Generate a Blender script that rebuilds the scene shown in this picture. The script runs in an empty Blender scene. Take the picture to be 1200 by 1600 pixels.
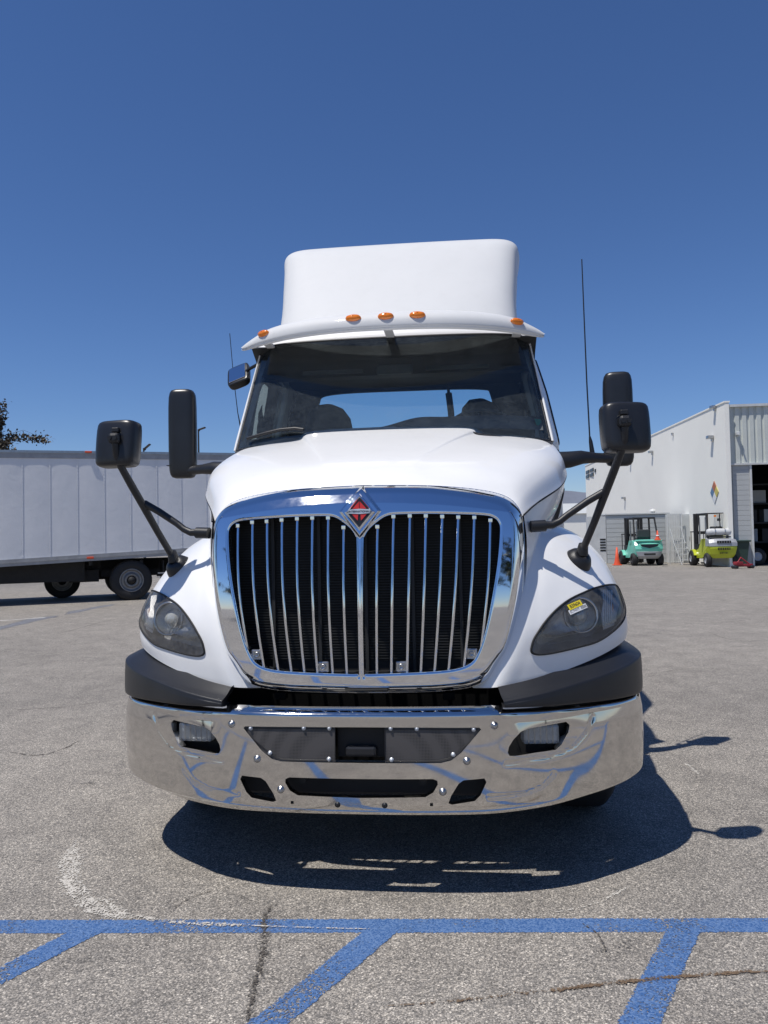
import bpy, bmesh, math, random
import numpy as np
from mathutils import Vector, Matrix, Euler
from mathutils.geometry import delaunay_2d_cdt
random.seed(7); rng = np.random.default_rng(7)
SC = bpy.context.scene
COL = SC.collection

# ------------------------------------------------------------------ camera
CAM_LOC = np.array([0.43716, -3.17959, 1.47575])
YAW, PITCH, ROLL, FOC = math.radians(5.822), math.radians(1.8075), math.radians(1.1206), 1211.36
FW = np.array([-math.sin(YAW)*math.cos(PITCH), math.cos(YAW)*math.cos(PITCH), math.sin(PITCH)])
_r0 = np.array([math.cos(YAW), math.sin(YAW), 0.0]); _u0 = np.cross(_r0, FW)
RT = math.cos(ROLL)*_r0 - math.sin(ROLL)*_u0
UP = math.sin(ROLL)*_r0 + math.cos(ROLL)*_u0
cam = bpy.data.cameras.new('camera'); camo = bpy.data.objects.new('camera', cam); COL.objects.link(camo)
camo.matrix_world = Matrix(((RT[0], UP[0], -FW[0], CAM_LOC[0]), (RT[1], UP[1], -FW[1], CAM_LOC[1]),
                            (RT[2], UP[2], -FW[2], CAM_LOC[2]), (0, 0, 0, 1)))
cam.sensor_fit = 'HORIZONTAL'; cam.sensor_width = 36; cam.lens = 36*FOC/1200
cam.clip_start = 0.05; cam.clip_end = 30000
SC.camera = camo

# ------------------------------------------------------------------ world, sun, exposure
SUN_DIR = Vector((-0.31, -0.285, 1.0)).normalized()
SUN_EL = math.asin(SUN_DIR.z); SUN_ROT = math.atan2(SUN_DIR.x, SUN_DIR.y)
W = bpy.data.worlds.new('World'); SC.world = W; W.use_nodes = True
wn = W.node_tree; wn.nodes.clear()
sky = wn.nodes.new('ShaderNodeTexSky'); sky.sky_type = 'NISHITA'; sky.sun_disc = False
sky.sun_elevation = SUN_EL; sky.sun_rotation = SUN_ROT
sky.altitude = 300; sky.air_density = 1.0; sky.dust_density = 0.0; sky.ozone_density = 6.0
bg = wn.nodes.new('ShaderNodeBackground'); bg.inputs['Strength'].default_value = 0.076
wo = wn.nodes.new('ShaderNodeOutputWorld')
hs_ = wn.nodes.new('ShaderNodeHueSaturation'); hs_.inputs['Saturation'].default_value = 1.08
tint = wn.nodes.new('ShaderNodeMix'); tint.data_type = 'RGBA'; tint.blend_type = 'MULTIPLY'; tint.inputs[0].default_value = 1; tint.inputs[7].default_value = (.95, .985, 1.17, 1)
wn.links.new(sky.outputs[0], hs_.inputs['Color']); wn.links.new(hs_.outputs[0], tint.inputs[6]); wn.links.new(tint.outputs[2], bg.inputs[0]); wn.links.new(bg.outputs[0], wo.inputs[0])
sl = bpy.data.lights.new('sun', 'SUN'); sl.energy = 4.0; sl.angle = math.radians(0.53); sl.color = (1.0, 0.955, 0.89)
so = bpy.data.objects.new('sun', sl); COL.objects.link(so)
so.rotation_euler = SUN_DIR.to_track_quat('Z', 'Y').to_euler()
SC.view_settings.view_transform = 'Standard'; SC.view_settings.look = 'None'
SC.view_settings.exposure = 0.12; SC.view_settings.gamma = 1.0
SC.render.engine = 'CYCLES'
SC.cycles.max_bounces = 8; SC.cycles.transparent_max_bounces = 12

# ------------------------------------------------------------------ measuring helpers
def ray(px, py): return FW*FOC + RT*(px-600) - UP*(py-800)
def atY(px, py, Y): d = ray(px, py); return CAM_LOC + d*(Y-CAM_LOC[1])/d[1]
def atZ(px, py, Z=0.0): d = ray(px, py); return CAM_LOC + d*(Z-CAM_LOC[2])/d[2]
def atD(px, py, D): return CAM_LOC + ray(px, py)*D/FOC
def proj(p):
    d = np.asarray(p, float)-CAM_LOC; w = d @ FW
    return np.stack([600+FOC*(d @ RT)/w, 800-FOC*(d @ UP)/w], -1)
def onF(px, py, F, y0=.1):
    Y = y0
    for _ in range(40):
        p = atY(px, py, Y); Y = .5*Y+.5*float(F(p[0], p[2]))
    return p

# ------------------------------------------------------------------ object helpers
def tag(o, label=None, cat=None, group=None, kind=None):
    if label: o['label'] = label
    if cat: o['category'] = cat
    if group: o['group'] = group
    if kind: o['kind'] = kind
    return o
def empty(name, loc=(0, 0, 0), rz=0, **k):
    o = bpy.data.objects.new(name, None); COL.objects.link(o); o.location = loc; o.rotation_euler = (0, 0, rz)
    o.empty_display_size = .2
    return tag(o, **k)
def link(name, me, mat=None, parent=None, **k):
    o = bpy.data.objects.new(name, me); COL.objects.link(o)
    if mat is not None:
        if isinstance(mat, (list, tuple)):
            for m in mat: me.materials.append(m)
        else: me.materials.append(mat)
    if parent is not None: o.parent = parent
    return tag(o, **k)
def mesh(verts, faces, smooth=False):
    me = bpy.data.meshes.new('m'); me.from_pydata([tuple(map(float, v)) for v in verts], [], faces)
    if smooth: me.polygons.foreach_set('use_smooth', [True]*len(me.polygons))
    me.update(); return me
class MB:
    """collects shapes into one mesh"""
    def __init__(s): s.v = []; s.f = []; s.sm = []
    def add(s, V, F, smooth=False, M=None):
        n = len(s.v)
        for v in V:
            v = Vector(v)
            if M is not None: v = M @ v
            s.v.append(tuple(v))
        for f in F: s.f.append([i+n for i in f]); s.sm.append(smooth)
        return s
    def box(s, c, d, M=None, bev=0):
        cx, cy, cz = c; x, y, z = d[0]/2, d[1]/2, d[2]/2
        if bev > 0:
            b = min(bev, x*.9, y*.9, z*.9)
            bm = bmesh.new(); bmesh.ops.create_cube(bm, size=1)
            for v in bm.verts: v.co = Vector((v.co.x*2*x+cx, v.co.y*2*y+cy, v.co.z*2*z+cz))
            bmesh.ops.bevel(bm, geom=bm.edges[:], offset=b, segments=2, affect='EDGES', profile=.5)
            bm.verts.index_update()
            s.add([v.co.copy() for v in bm.verts], [[v.index for v in f.verts] for f in bm.faces], False, M); bm.free(); return s
        V = [(cx+i*x, cy+j*y, cz+k*z) for i in (-1, 1) for j in (-1, 1) for k in (-1, 1)]
        return s.add(V, [(0, 1, 3, 2), (4, 6, 7, 5), (0, 4, 5, 1), (2, 3, 7, 6), (0, 2, 6, 4), (1, 5, 7, 3)], False, M)
    def tube(s, P, r, n=10, cap=True, M=None, flat=1.0):
        P = [Vector(p) for p in P]; R = r if isinstance(r, (list, tuple)) else [r]*len(P)
        V = []; F = []; up = None
        for i, p in enumerate(P):
            t = (P[min(i+1, len(P)-1)]-P[max(i-1, 0)]).normalized()
            if up is None: up = t.orthogonal().normalized()
            a = (up-t*up.dot(t)).normalized(); up = a; b = t.cross(a)
            for k in range(n):
                an = 2*math.pi*k/n; V.append(p+a*math.cos(an)*R[i]+b*math.sin(an)*R[i]*flat)
        for i in range(len(P)-1):
            for k in range(n):
                k2 = (k+1) % n; F.append((i*n+k, i*n+k2, (i+1)*n+k2, (i+1)*n+k))
        s.add(V, F, True, M)
        if cap:
            s.add(V[:n], [list(range(n))[::-1]], False, M); s.add(V[-n:], [list(range(n))], False, M)
        return s
    def cyl(s, a, b, r, n=16, M=None, r2=None): return s.tube([a, b], [r, r if r2 is None else r2], n, True, M)
    def lathe(s, prof, axis_o, axis, n=32, M=None, smooth=True):
        axis = Vector(axis).normalized(); a = axis.orthogonal().normalized(); b = axis.cross(a); o = Vector(axis_o)
        V = []; F = []
        for (r, h) in prof:
            for k in range(n):
                an = 2*math.pi*k/n; V.append(o+axis*h+(a*math.cos(an)+b*math.sin(an))*r)
        for i in range(len(prof)-1):
            for k in range(n):
                k2 = (k+1) % n; F.append((i*n+k, i*n+k2, (i+1)*n+k2, (i+1)*n+k))
        return s.add(V, F, smooth, M)
    def prism(s, poly, h, M=None):
        """polygon in xy extruded to z=h (through M)"""
        n = len(poly); V = [(p[0], p[1], 0) for p in poly]+[(p[0], p[1], h) for p in poly]
        F = [list(range(n))[::-1], list(range(n, 2*n))]+[(i, (i+1) % n, n+(i+1) % n, n+i) for i in range(n)]
        return s.add(V, F, False, M)
    def build(s, name, mat=None, parent=None, **k):
        me = bpy.data.meshes.new(name); me.from_pydata(s.v, [], s.f)
        me.polygons.foreach_set('use_smooth', s.sm); me.update()
        return link(name, me, mat, parent, **k)
def rot_to(n, loc, up=(0, 0, 1)):
    """matrix with local z along n, local y near up"""
    z = Vector(n).normalized(); x = Vector(up).cross(z).normalized(); y = z.cross(x)
    return Matrix(((x.x, y.x, z.x, loc[0]), (x.y, y.y, z.y, loc[1]), (x.z, y.z, z.z, loc[2]), (0, 0, 0, 1)))
def mirror_mesh(me):
    m = me.copy()
    co = np.zeros(len(m.vertices)*3); m.vertices.foreach_get('co', co); co = co.reshape(-1, 3); co[:, 0] *= -1
    m.vertices.foreach_set('co', co.ravel()); m.flip_normals(); m.update(); return m
def mirror(o, name=None, parent=None):
    m = mirror_mesh(o.data); c = bpy.data.objects.new(name or o.name.split('.')[0], m); COL.objects.link(c); c.parent = parent if parent is not None else o.parent
    return c

# splines
def cr(p0, p1, p2, p3, t):
    return .5*((2*p1)+(-p0+p2)*t+(2*p0-5*p1+4*p2-p3)*t*t+(-p0+3*p1-3*p2+p3)*t**3)
def spl(P, n):
    P = np.asarray(P, float); m = len(P); out = []
    E = np.vstack([2*P[0]-P[1], P, 2*P[-1]-P[-2]])
    for u in np.linspace(0, m-1, n):
        i = min(int(u), m-2); out.append(cr(E[i], E[i+1], E[i+2], E[i+3], u-i))
    return np.array(out)
def closed(P, n=6):
    P = np.asarray(P, float); m = len(P); out = []
    for i in range(m):
        a = [P[(i+k-1) % m] for k in range(4)]
        # chord-limited catmull rom
        for t in np.linspace(0, 1, n, endpoint=False): out.append(cr(*a, t))
    return np.array(out)
class Net:
    def __init__(s, rows):
        N = np.asarray(rows, float); s.r, s.c = N.shape[:2]
        N = np.concatenate([2*N[:1]-N[1:2], N, 2*N[-1:]-N[-2:-1]], 0)
        N = np.concatenate([2*N[:, :1]-N[:, 1:2], N, 2*N[:, -1:]-N[:, -2:-1]], 1); s.N = N
    def __call__(s, u, v):
        u = np.atleast_1d(np.asarray(u, float)); v = np.atleast_1d(np.asarray(v, float))
        iu = np.clip(u.astype(int), 0, s.c-2); iv = np.clip(v.astype(int), 0, s.r-2)
        tu = (u-iu)[:, None]; tv = (v-iv)[:, None]; R = []
        for k in range(4):
            R.append(cr(s.N[iv+k, iu], s.N[iv+k, iu+1], s.N[iv+k, iu+2], s.N[iv+k, iu+3], tu))
        return cr(*R, tv)
    def grid(s, nu, nv, off=0):
        U, V = np.meshgrid(np.linspace(0, s.c-1, nu), np.linspace(0, s.r-1, nv)); P = s(U.ravel(), V.ravel())
        if off: P = P+off*s.nrm(U.ravel(), V.ravel())
        F = [(j*nu+i, j*nu+i+1, (j+1)*nu+i+1, (j+1)*nu+i) for j in range(nv-1) for i in range(nu-1)]
        return P, F
    def nrm(s, u, v): return surf_n(s, u, v, .01)
    def inv(s, px, py, mx=1):
        if not hasattr(s, 'tab'):
            U, V = np.meshgrid(np.linspace(0, s.c-1, 160), np.linspace(0, s.r-1, 160)); U = U.ravel(); V = V.ravel()
            s.tab = (U, V, proj(s(U, V)*[mx, 1, 1]))
        U, V, Q = s.tab; k = ((Q-[px, py])**2).sum(1).argmin(); x = np.array([U[k], V[k]]); h = 1e-3
        for _ in range(8):
            f = proj(s(x[0], x[1])*[mx, 1, 1])[0]-[px, py]
            J = np.stack([(proj(s(x[0]+h, x[1])*[mx, 1, 1])[0]-[px, py]-f)/h, (proj(s(x[0], x[1]+h)*[mx, 1, 1])[0]-[px, py]-f)/h], 1)
            try: x = x-np.clip(np.linalg.solve(J, f), -.2, .2)
            except Exception: break
        return x
def surf_n(S, u, v, h=.002):
    a = S(u+h, v)-S(u-h, v); b = S(u, v+h)-S(u, v-h); n = np.cross(a, b)
    return n/np.maximum(np.linalg.norm(n, axis=1, keepdims=True), 1e-9)
def inpoly(P, poly):
    x, y = P[:, 0], P[:, 1]; c = np.zeros(len(P), bool); n = len(poly)
    for i in range(n):
        x1, y1 = poly[i]; x2, y2 = poly[(i+1) % n]
        if y1 == y2: continue
        c ^= ((y1 > y) != (y2 > y)) & (x < (x2-x1)*(y-y1)/(y2-y1)+x1)
    return c
def pdist(P, poly, close=True):
    poly = np.asarray(poly); d = np.full(len(P), 1e9); n = len(poly)
    for i in range(n if close else n-1):
        a = poly[i]; b = poly[(i+1) % n]; ab = b-a; L = max(ab @ ab, 1e-12)
        t = np.clip(((P-a) @ ab)/L, 0, 1); d = np.minimum(d, np.hypot(*(P-a-t[:, None]*ab).T))
    return d
def resample(poly, step, close=True):
    out = []; n = len(poly)
    for i in range(n if close else n-1):
        a = np.asarray(poly[i], float); b = np.asarray(poly[(i+1) % n], float); k = max(1, int(round(np.linalg.norm(b-a)/step)))
        for t in range(k): out.append(a+(b-a)*t/k)
    if not close: out.append(np.asarray(poly[-1], float))
    return np.array(out)
def cut_sheet(S, outline, holes, step, rim=.008, out=(0, -1, .2), scale=(1, 1), back=None):
    """smooth surface S(u,v) trimmed by an outline and real holes, with an edge of thickness rim"""
    sc = np.array(scale, float)
    O = resample(np.asarray(outline)*sc, step); H = [resample(np.asarray(h)*sc, step*.6) for h in holes]
    mn, mx = O.min(0), O.max(0)
    gx = np.arange(mn[0]+step/2, mx[0], step); gy = np.arange(mn[1]+step/2, mx[1], step)
    G = np.array([(x+(j % 2)*step/2, y) for j, y in enumerate(gy) for x in gx])
    k = inpoly(G, O) & (pdist(G, O) > step*.45)
    for h in H: k &= ~inpoly(G, h) & (pdist(G, h) > step*.45)
    G = G[k]
    pts = [O]+H+[G]; V = np.vstack([p for p in pts if len(p)]); E = []; n = 0
    for L in [O]+H:
        m = len(L); E += [(n+i, n+(i+1) % m) for i in range(m)]; n += m
    r = delaunay_2d_cdt([Vector(p) for p in V], E, [], 0, 1e-7)
    V2 = np.array([tuple(p) for p in r[0]]); T = [tuple(f) for f in r[2]]
    C = np.array([V2[list(t)].mean(0) for t in T]); k = inpoly(C, O)
    for h in H: k &= ~inpoly(C, h)
    T = [t for t, kk in zip(T, k) if kk]
    uv = V2/sc; P = S(uv[:, 0], uv[:, 1]); N = surf_n(S, uv[:, 0], uv[:, 1])
    out = np.asarray(out, float)
    sgn = np.sign(np.median(N @ out)) or 1; N = N*sgn
    F = []
    for t in T:
        fn = np.cross(P[t[1]]-P[t[0]], P[t[2]]-P[t[0]])
        F.append(t if fn @ N[t[0]] > 0 else t[::-1])
    cnt = {}
    for f in F:
        for i in range(3):
            a, b = f[i], f[(i+1) % 3]; cnt[(a, b)] = 1
    bd = [(a, b) for (a, b) in cnt if (b, a) not in cnt]
    verts = list(P); norms = list(N); faces = list(F); idx = {}
    if rim:
        for a, b in bd:
            n0 = len(verts); D = -np.asarray(back) if back is not None else None
            Na = N[a] if D is None else D; Nb = N[b] if D is None else D
            verts += [P[a], P[b], P[b]-Nb*rim, P[a]-Na*rim]; norms += [np.zeros(3)]*4
            faces.append((n0+1, n0, n0+3, n0+2))
    me = mesh(verts, faces, True)
    me.normals_split_custom_set_from_vertices([tuple(map(float, q)) for q in norms])
    return me

# ------------------------------------------------------------------ materials
def nm(name):
    m = bpy.data.materials.new(name); m.use_nodes = True; nt = m.node_tree
    b = nt.nodes['Principled BSDF']; return m, nt, b
def node(nt, t, **k):
    n = nt.nodes.new(t)
    for a, v in k.items():
        if hasattr(n, a): setattr(n, a, v)
        else: n.inputs[a].default_value = v
    return n
def noise(nt, scale, detail=4, rough=.55, coord='Object', dist=0):
    tc = nt.nodes.new('ShaderNodeTexCoord'); n = nt.nodes.new('ShaderNodeTexNoise')
    n.inputs['Scale'].default_value = scale; n.inputs['Detail'].default_value = detail; n.inputs['Roughness'].default_value = rough
    n.inputs['Distortion'].default_value = dist
    nt.links.new(tc.outputs[coord], n.inputs['Vector']); return n.outputs['Fac']
def ramp(nt, fac, stops):
    r = nt.nodes.new('ShaderNodeValToRGB'); e = r.color_ramp.elements
    while len(e) < len(stops): e.new(.5)
    for i, (p, c) in enumerate(stops):
        e[i].position = p; e[i].color = (*c, 1) if not isinstance(c, (int, float)) else (c, c, c, 1)
    nt.links.new(fac, r.inputs[0]); return r.outputs[0]
def mix(nt, a, b, fac, blend='MIX'):
    m = nt.nodes.new('ShaderNodeMix'); m.data_type = 'RGBA'; m.blend_type = blend
    for s, v in ((m.inputs[6], a), (m.inputs[7], b), (m.inputs[0], fac)):
        if hasattr(v, 'links'): nt.links.new(v, s)
        elif isinstance(v, (int, float)): s.default_value = v
        else: s.default_value = (*v, 1)
    return m.outputs[2]
def bump(nt, b, h, strength, dist=.002):
    bp = nt.nodes.new('ShaderNodeBump'); bp.inputs['Strength'].default_value = strength; bp.inputs['Distance'].default_value = dist
    nt.links.new(h, bp.inputs['Height']); nt.links.new(bp.outputs[0], b.inputs['Normal'])
def pm(name, col, rough=.5, metal=0, coat=0, var=.12, vs=6, bs=0, bscale=200, spec=.5, dirt=0):
    m, nt, b = nm(name)
    c2 = tuple(max(0, x*(1-var)) for x in col)
    f = noise(nt, vs, 6, .6); c = mix(nt, c2, col, ramp(nt, f, [(.3, 0.), (.7, 1.)]))
    if dirt:
        g = noise(nt, vs*2.3, 8, .7); c = mix(nt, c, (.16, .14, .12), ramp(nt, g, [(.52, 0.), (.8, dirt)]))
    nt.links.new(c, b.inputs['Base Color'])
    b.inputs['Metallic'].default_value = metal; b.inputs['Roughness'].default_value = rough
    b.inputs['Coat Weight'].default_value = coat; b.inputs['Coat Roughness'].default_value = .06
    b.inputs['Specular IOR Level'].default_value = spec
    if bs: bump(nt, b, noise(nt, bscale, 3), bs)
    return m
M = {}
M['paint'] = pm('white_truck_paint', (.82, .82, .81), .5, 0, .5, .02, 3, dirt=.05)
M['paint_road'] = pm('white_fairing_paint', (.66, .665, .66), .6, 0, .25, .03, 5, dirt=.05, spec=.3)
def chrome(name, col, rough, wob):
    m, nt, b = nm(name); b.inputs['Metallic'].default_value = 1
    f = noise(nt, 7, 3); nt.links.new(mix(nt, tuple(x*.96 for x in col), col, f), b.inputs['Base Color'])
    g = noise(nt, 22, 8, .7); rr = ramp(nt, g, [(.35, rough), (.8, rough*2.2)])
    nt.links.new(rr, b.inputs['Roughness']); bump(nt, b, noise(nt, 3.2, 1.5), wob, .01); return m
M['chrome'] = chrome('polished_chrome', (.80, .82, .85), .035, .05)
M['chrome_bumper'] = chrome('bumper_chrome', (.66, .645, .62), .045, .10)
M['steel'] = pm('brushed_steel', (.5, .5, .5), .32, 1, 0, .2, 12)
M['black_plastic'] = pm('black_textured_plastic', (.014, .0145, .017), .42, 0, 0, .25, 9, .25, 700)
M['mirror_plastic'] = pm('satin_black_plastic', (.018, .019, .022), .33, 0, 0, .3, 7, .08, 900)
M['rubber'] = pm('tyre_rubber', (.022, .022, .023), .75, 0, 0, .35, 8, .3, 120)
M['dark'] = pm('dark_underbody_metal', (.012, .012, .013), .7, 0, 0, .4, 9)
M['interior'] = pm('dark_interior_trim', (.02, .022, .024), .7, 0, 0, .2, 6)
M['seat'] = pm('grey_seat_cloth', (.045, .05, .055), .9, 0, 0, .3, 30)
M['dash'] = pm('grey_dashboard', (.10, .11, .115), .6, 0, 0, .15, 8)
M['amber'] = pm('amber_lens', (.85, .22, .01), .18, 0, .5, .15, 60)
M['red'] = pm('red_enamel', (.58, .03, .022), .35, 0, .3, .05, 20)
M['black'] = pm('black_enamel', (.01, .01, .01), .4, 0, .2, .1, 20)
M['band'] = pm('silver_enamel', (.62, .65, .68), .3, .3, 0, .05, 30)
M['yellow_st'] = pm('yellow_paper', (.78, .62, .02), .6, 0, 0, .05, 60)
M['white_st'] = pm('white_paper', (.75, .76, .76), .6, 0, 0, .05, 60)
M['ink'] = pm('black_ink', (.03, .03, .03), .7, 0, 0, .05, 60)
M['ink_soft'] = pm('grey_ink', (.22, .23, .25), .7, 0, 0, .05, 60)
M['green_st'] = pm('green_paper', (.02, .35, .2), .6, 0, 0, .05, 60)
def glass(name, tint, dust, refl=.9, rough=.02, dcol=(.5, .52, .5), ior=1.5, band=False):
    m, nt, b = nm(name); nt.nodes.remove(b); out = nt.nodes['Material Output']
    tr = node(nt, 'ShaderNodeBsdfTransparent'); tr.inputs[0].default_value = (*tint, 1)
    gl = node(nt, 'ShaderNodeBsdfGlossy'); gl.inputs['Roughness'].default_value = rough; gl.inputs[0].default_value = (refl, refl, refl, 1)
    fr = node(nt, 'ShaderNodeFresnel'); fr.inputs[0].default_value = ior
    m1 = node(nt, 'ShaderNodeMixShader'); nt.links.new(fr.outputs[0], m1.inputs[0]); nt.links.new(tr.outputs[0], m1.inputs[1]); nt.links.new(gl.outputs[0], m1.inputs[2])
    df = node(nt, 'ShaderNodeBsdfDiffuse'); df.inputs[0].default_value = (*dcol, 1)
    m2 = node(nt, 'ShaderNodeMixShader')
    if band:
        tcb = nt.nodes.new('ShaderNodeTexCoord'); sx = nt.nodes.new('ShaderNodeSeparateXYZ'); nt.links.new(tcb.outputs['Object'], sx.inputs[0])
        mr = node(nt, 'ShaderNodeMapRange'); mr.inputs[1].default_value = 2.55; mr.inputs[2].default_value = 2.66; nt.links.new(sx.outputs[2], mr.inputs[0])
        nt.links.new(mix(nt, tint, (.10, .13, .15), mr.outputs[0]), tr.inputs[0])
    f = noise(nt, 5, 9, .72); f2 = noise(nt, 60, 4, .7)
    a = ramp(nt, f, [(.35, dust*.35), (.75, dust)]); c = mix(nt, a, ramp(nt, f2, [(.3, .3), (.75, 1.)]), 1.0, 'MULTIPLY')
    nt.links.new(c, m2.inputs[0]); nt.links.new(m1.outputs[0], m2.inputs[1]); nt.links.new(df.outputs[0], m2.inputs[2])
    nt.links.new(m2.outputs[0], out.inputs[0]); return m
M['windshield'] = glass('tinted_windshield_glass', (.80, .94, .97), .15, ior=1.5, band=True, dcol=(.40, .47, .50))
M['side_glass'] = glass('tinted_side_glass', (.88, .95, .96), .02, refl=.35)
M['lens'] = glass('hazy_headlamp_lens', (.99, .99, .98), .26, .7, .03, (.58, .56, .52))
M['fog_lens'] = glass('fog_lamp_lens', (.85, .86, .86), .38, .8, .1, (.45, .46, .45))
M['mirror_glass'] = chrome('mirror_glass', (.75, .77, .8), .01, 0)

# ------------------------------------------------------------------ ground
def asphalt_nodes(nt):
    tc = nt.nodes.new('ShaderNodeTexCoord')
    def vor(scale):
        v = nt.nodes.new('ShaderNodeTexVoronoi'); v.inputs['Scale'].default_value = scale; v.inputs['Randomness'].default_value = 1
        nt.links.new(tc.outputs['Object'], v.inputs['Vector']); return v
    v1 = vor(165); v2 = vor(300)
    s = nt.nodes.new('ShaderNodeSeparateColor'); nt.links.new(v1.outputs['Color'], s.inputs[0])
    s2 = nt.nodes.new('ShaderNodeSeparateColor'); nt.links.new(v2.outputs['Color'], s2.inputs[0])
    stone = ramp(nt, s.outputs[0], [(0., (.15, .146, .143)), (.3, (.25, .24, .23)), (.6, (.35, .33, .305)), (.86, (.48, .45, .41)), (1., (.72, .68, .62))])
    fine = ramp(nt, s2.outputs[1], [(0., (.09, .09, .092)), (.5, (.26, .25, .24)), (.9, (.50, .47, .43)), (1., (.72, .68, .62))])
    pick = ramp(nt, s.outputs[2], [(.38, 0.), (.46, 1.)])
    c = mix(nt, fine, stone, pick)
    gap = ramp(nt, v1.outputs['Distance'], [(.35, 1.), (.75, .55)])
    c = mix(nt, c, gap, 1.0, 'MULTIPLY')
    big = ramp(nt, noise(nt, .35, 6, .6), [(.3, (.93, .905, .865)), (.7, (1.15, 1.11, 1.05))]); c = mix(nt, c, big, 1.0, 'MULTIPLY')
    med = ramp(nt, noise(nt, 3.5, 8, .65, dist=.4), [(.32, (.80, .80, .80)), (.6, (1.05, 1.05, 1.04))]); c = mix(nt, c, med, 1.0, 'MULTIPLY')
    streak = ramp(nt, noise(nt, .09, 9, .7, dist=1.5), [(.45, (1., 1., 1.)), (.62, (.84, .84, .85))]); c = mix(nt, c, streak, 1.0, 'MULTIPLY')
    hh = mix(nt, v1.outputs['Distance'], v2.outputs['Distance'], .4)
    return c, hh, s
m, nt, b = nm('worn_aggregate_asphalt'); c, hh, s = asphalt_nodes(nt)
nt.links.new(c, b.inputs['Base Color']); b.inputs['Roughness'].default_value = .85; b.inputs['Specular IOR Level'].default_value = .3
inv = node(nt, 'ShaderNodeMath', operation='SUBTRACT'); inv.inputs[0].default_value = 1; nt.links.new(hh, inv.inputs[1])
bump(nt, b, inv.outputs[0], .6, .004); M['asphalt'] = m
def decal(name, col, col2, lo, hi, patch=(.3, .6), rough=.85, vs=2.0):
    """paint or stain on the same stones: where it is worn off the asphalt's own stones show"""
    m, nt, b = nm(name); c, hh, s = asphalt_nodes(nt); c = None
    w = noise(nt, vs, 8, .7); big = ramp(nt, w, [(patch[0], 0.), (patch[1], 1.)])
    thr = node(nt, 'ShaderNodeMath', operation='MULTIPLY_ADD'); nt.links.new(big, thr.inputs[0]); thr.inputs[1].default_value = hi-lo; thr.inputs[2].default_value = lo
    rnd = mix(nt, s.outputs[1], noise(nt, 60, 5, .7), .5)
    sub = node(nt, 'ShaderNodeMath', operation='SUBTRACT'); at_ = node(nt, 'ShaderNodeAttribute', attribute_name='wear'); tw = node(nt, 'ShaderNodeMath', operation='MULTIPLY'); nt.links.new(thr.outputs[0], tw.inputs[0]); nt.links.new(at_.outputs['Fac'], tw.inputs[1]); nt.links.new(tw.outputs[0], sub.inputs[0]); nt.links.new(rnd, sub.inputs[1])
    mul = node(nt, 'ShaderNodeMath', operation='MULTIPLY_ADD', use_clamp=True); nt.links.new(sub.outputs[0], mul.inputs[0]); mul.inputs[1].default_value = 5; mul.inputs[2].default_value = .5
    g = mix(nt, col, col2, s.outputs[2]); nt.links.new(mul.outputs[0], b.inputs['Alpha'])
    nt.links.new(g, b.inputs['Base Color']); b.inputs['Roughness'].default_value = rough; b.inputs['Specular IOR Level'].default_value = .3
    inv = node(nt, 'ShaderNodeMath', operation='SUBTRACT'); inv.inputs[0].default_value = 1; nt.links.new(hh, inv.inputs[1])
    bump(nt, b, inv.outputs[0], .6, .004)
    return m
M['blue_line'] = decal('worn_blue_paint', (.03, .095, .26), (.13, .22, .40), .50, .88, (.35, .6))
M['scuff'] = decal('pale_scuff', (.46, .435, .39), (.62, .585, .525), .30, .72, (.35, .65), vs=14)
M['crack'] = decal('dark_crack', (.05, .045, .04), (.12, .105, .09), .22, .66, (.3, .6), vs=14)
M['stain'] = decal('faint_dark_stain', (.10, .095, .09), (.17, .16, .15), .0, .50, (.35, .65), vs=8)
M['crack_brown'] = decal('crack_with_dry_debris', (.10, .065, .04), (.20, .14, .09), .25, .9, (.35, .6), vs=7)
M['patch'] = decal('tar_and_silver_patch', (.05, .052, .06), (.30, .31, .34), .6, 1.0, (.3, .6), vs=2)
M['white_line'] = decal('faded_white_line', (.45, .44, .42), (.6, .58, .54), .4, 1.0, (.35, .6), vs=3)

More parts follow.
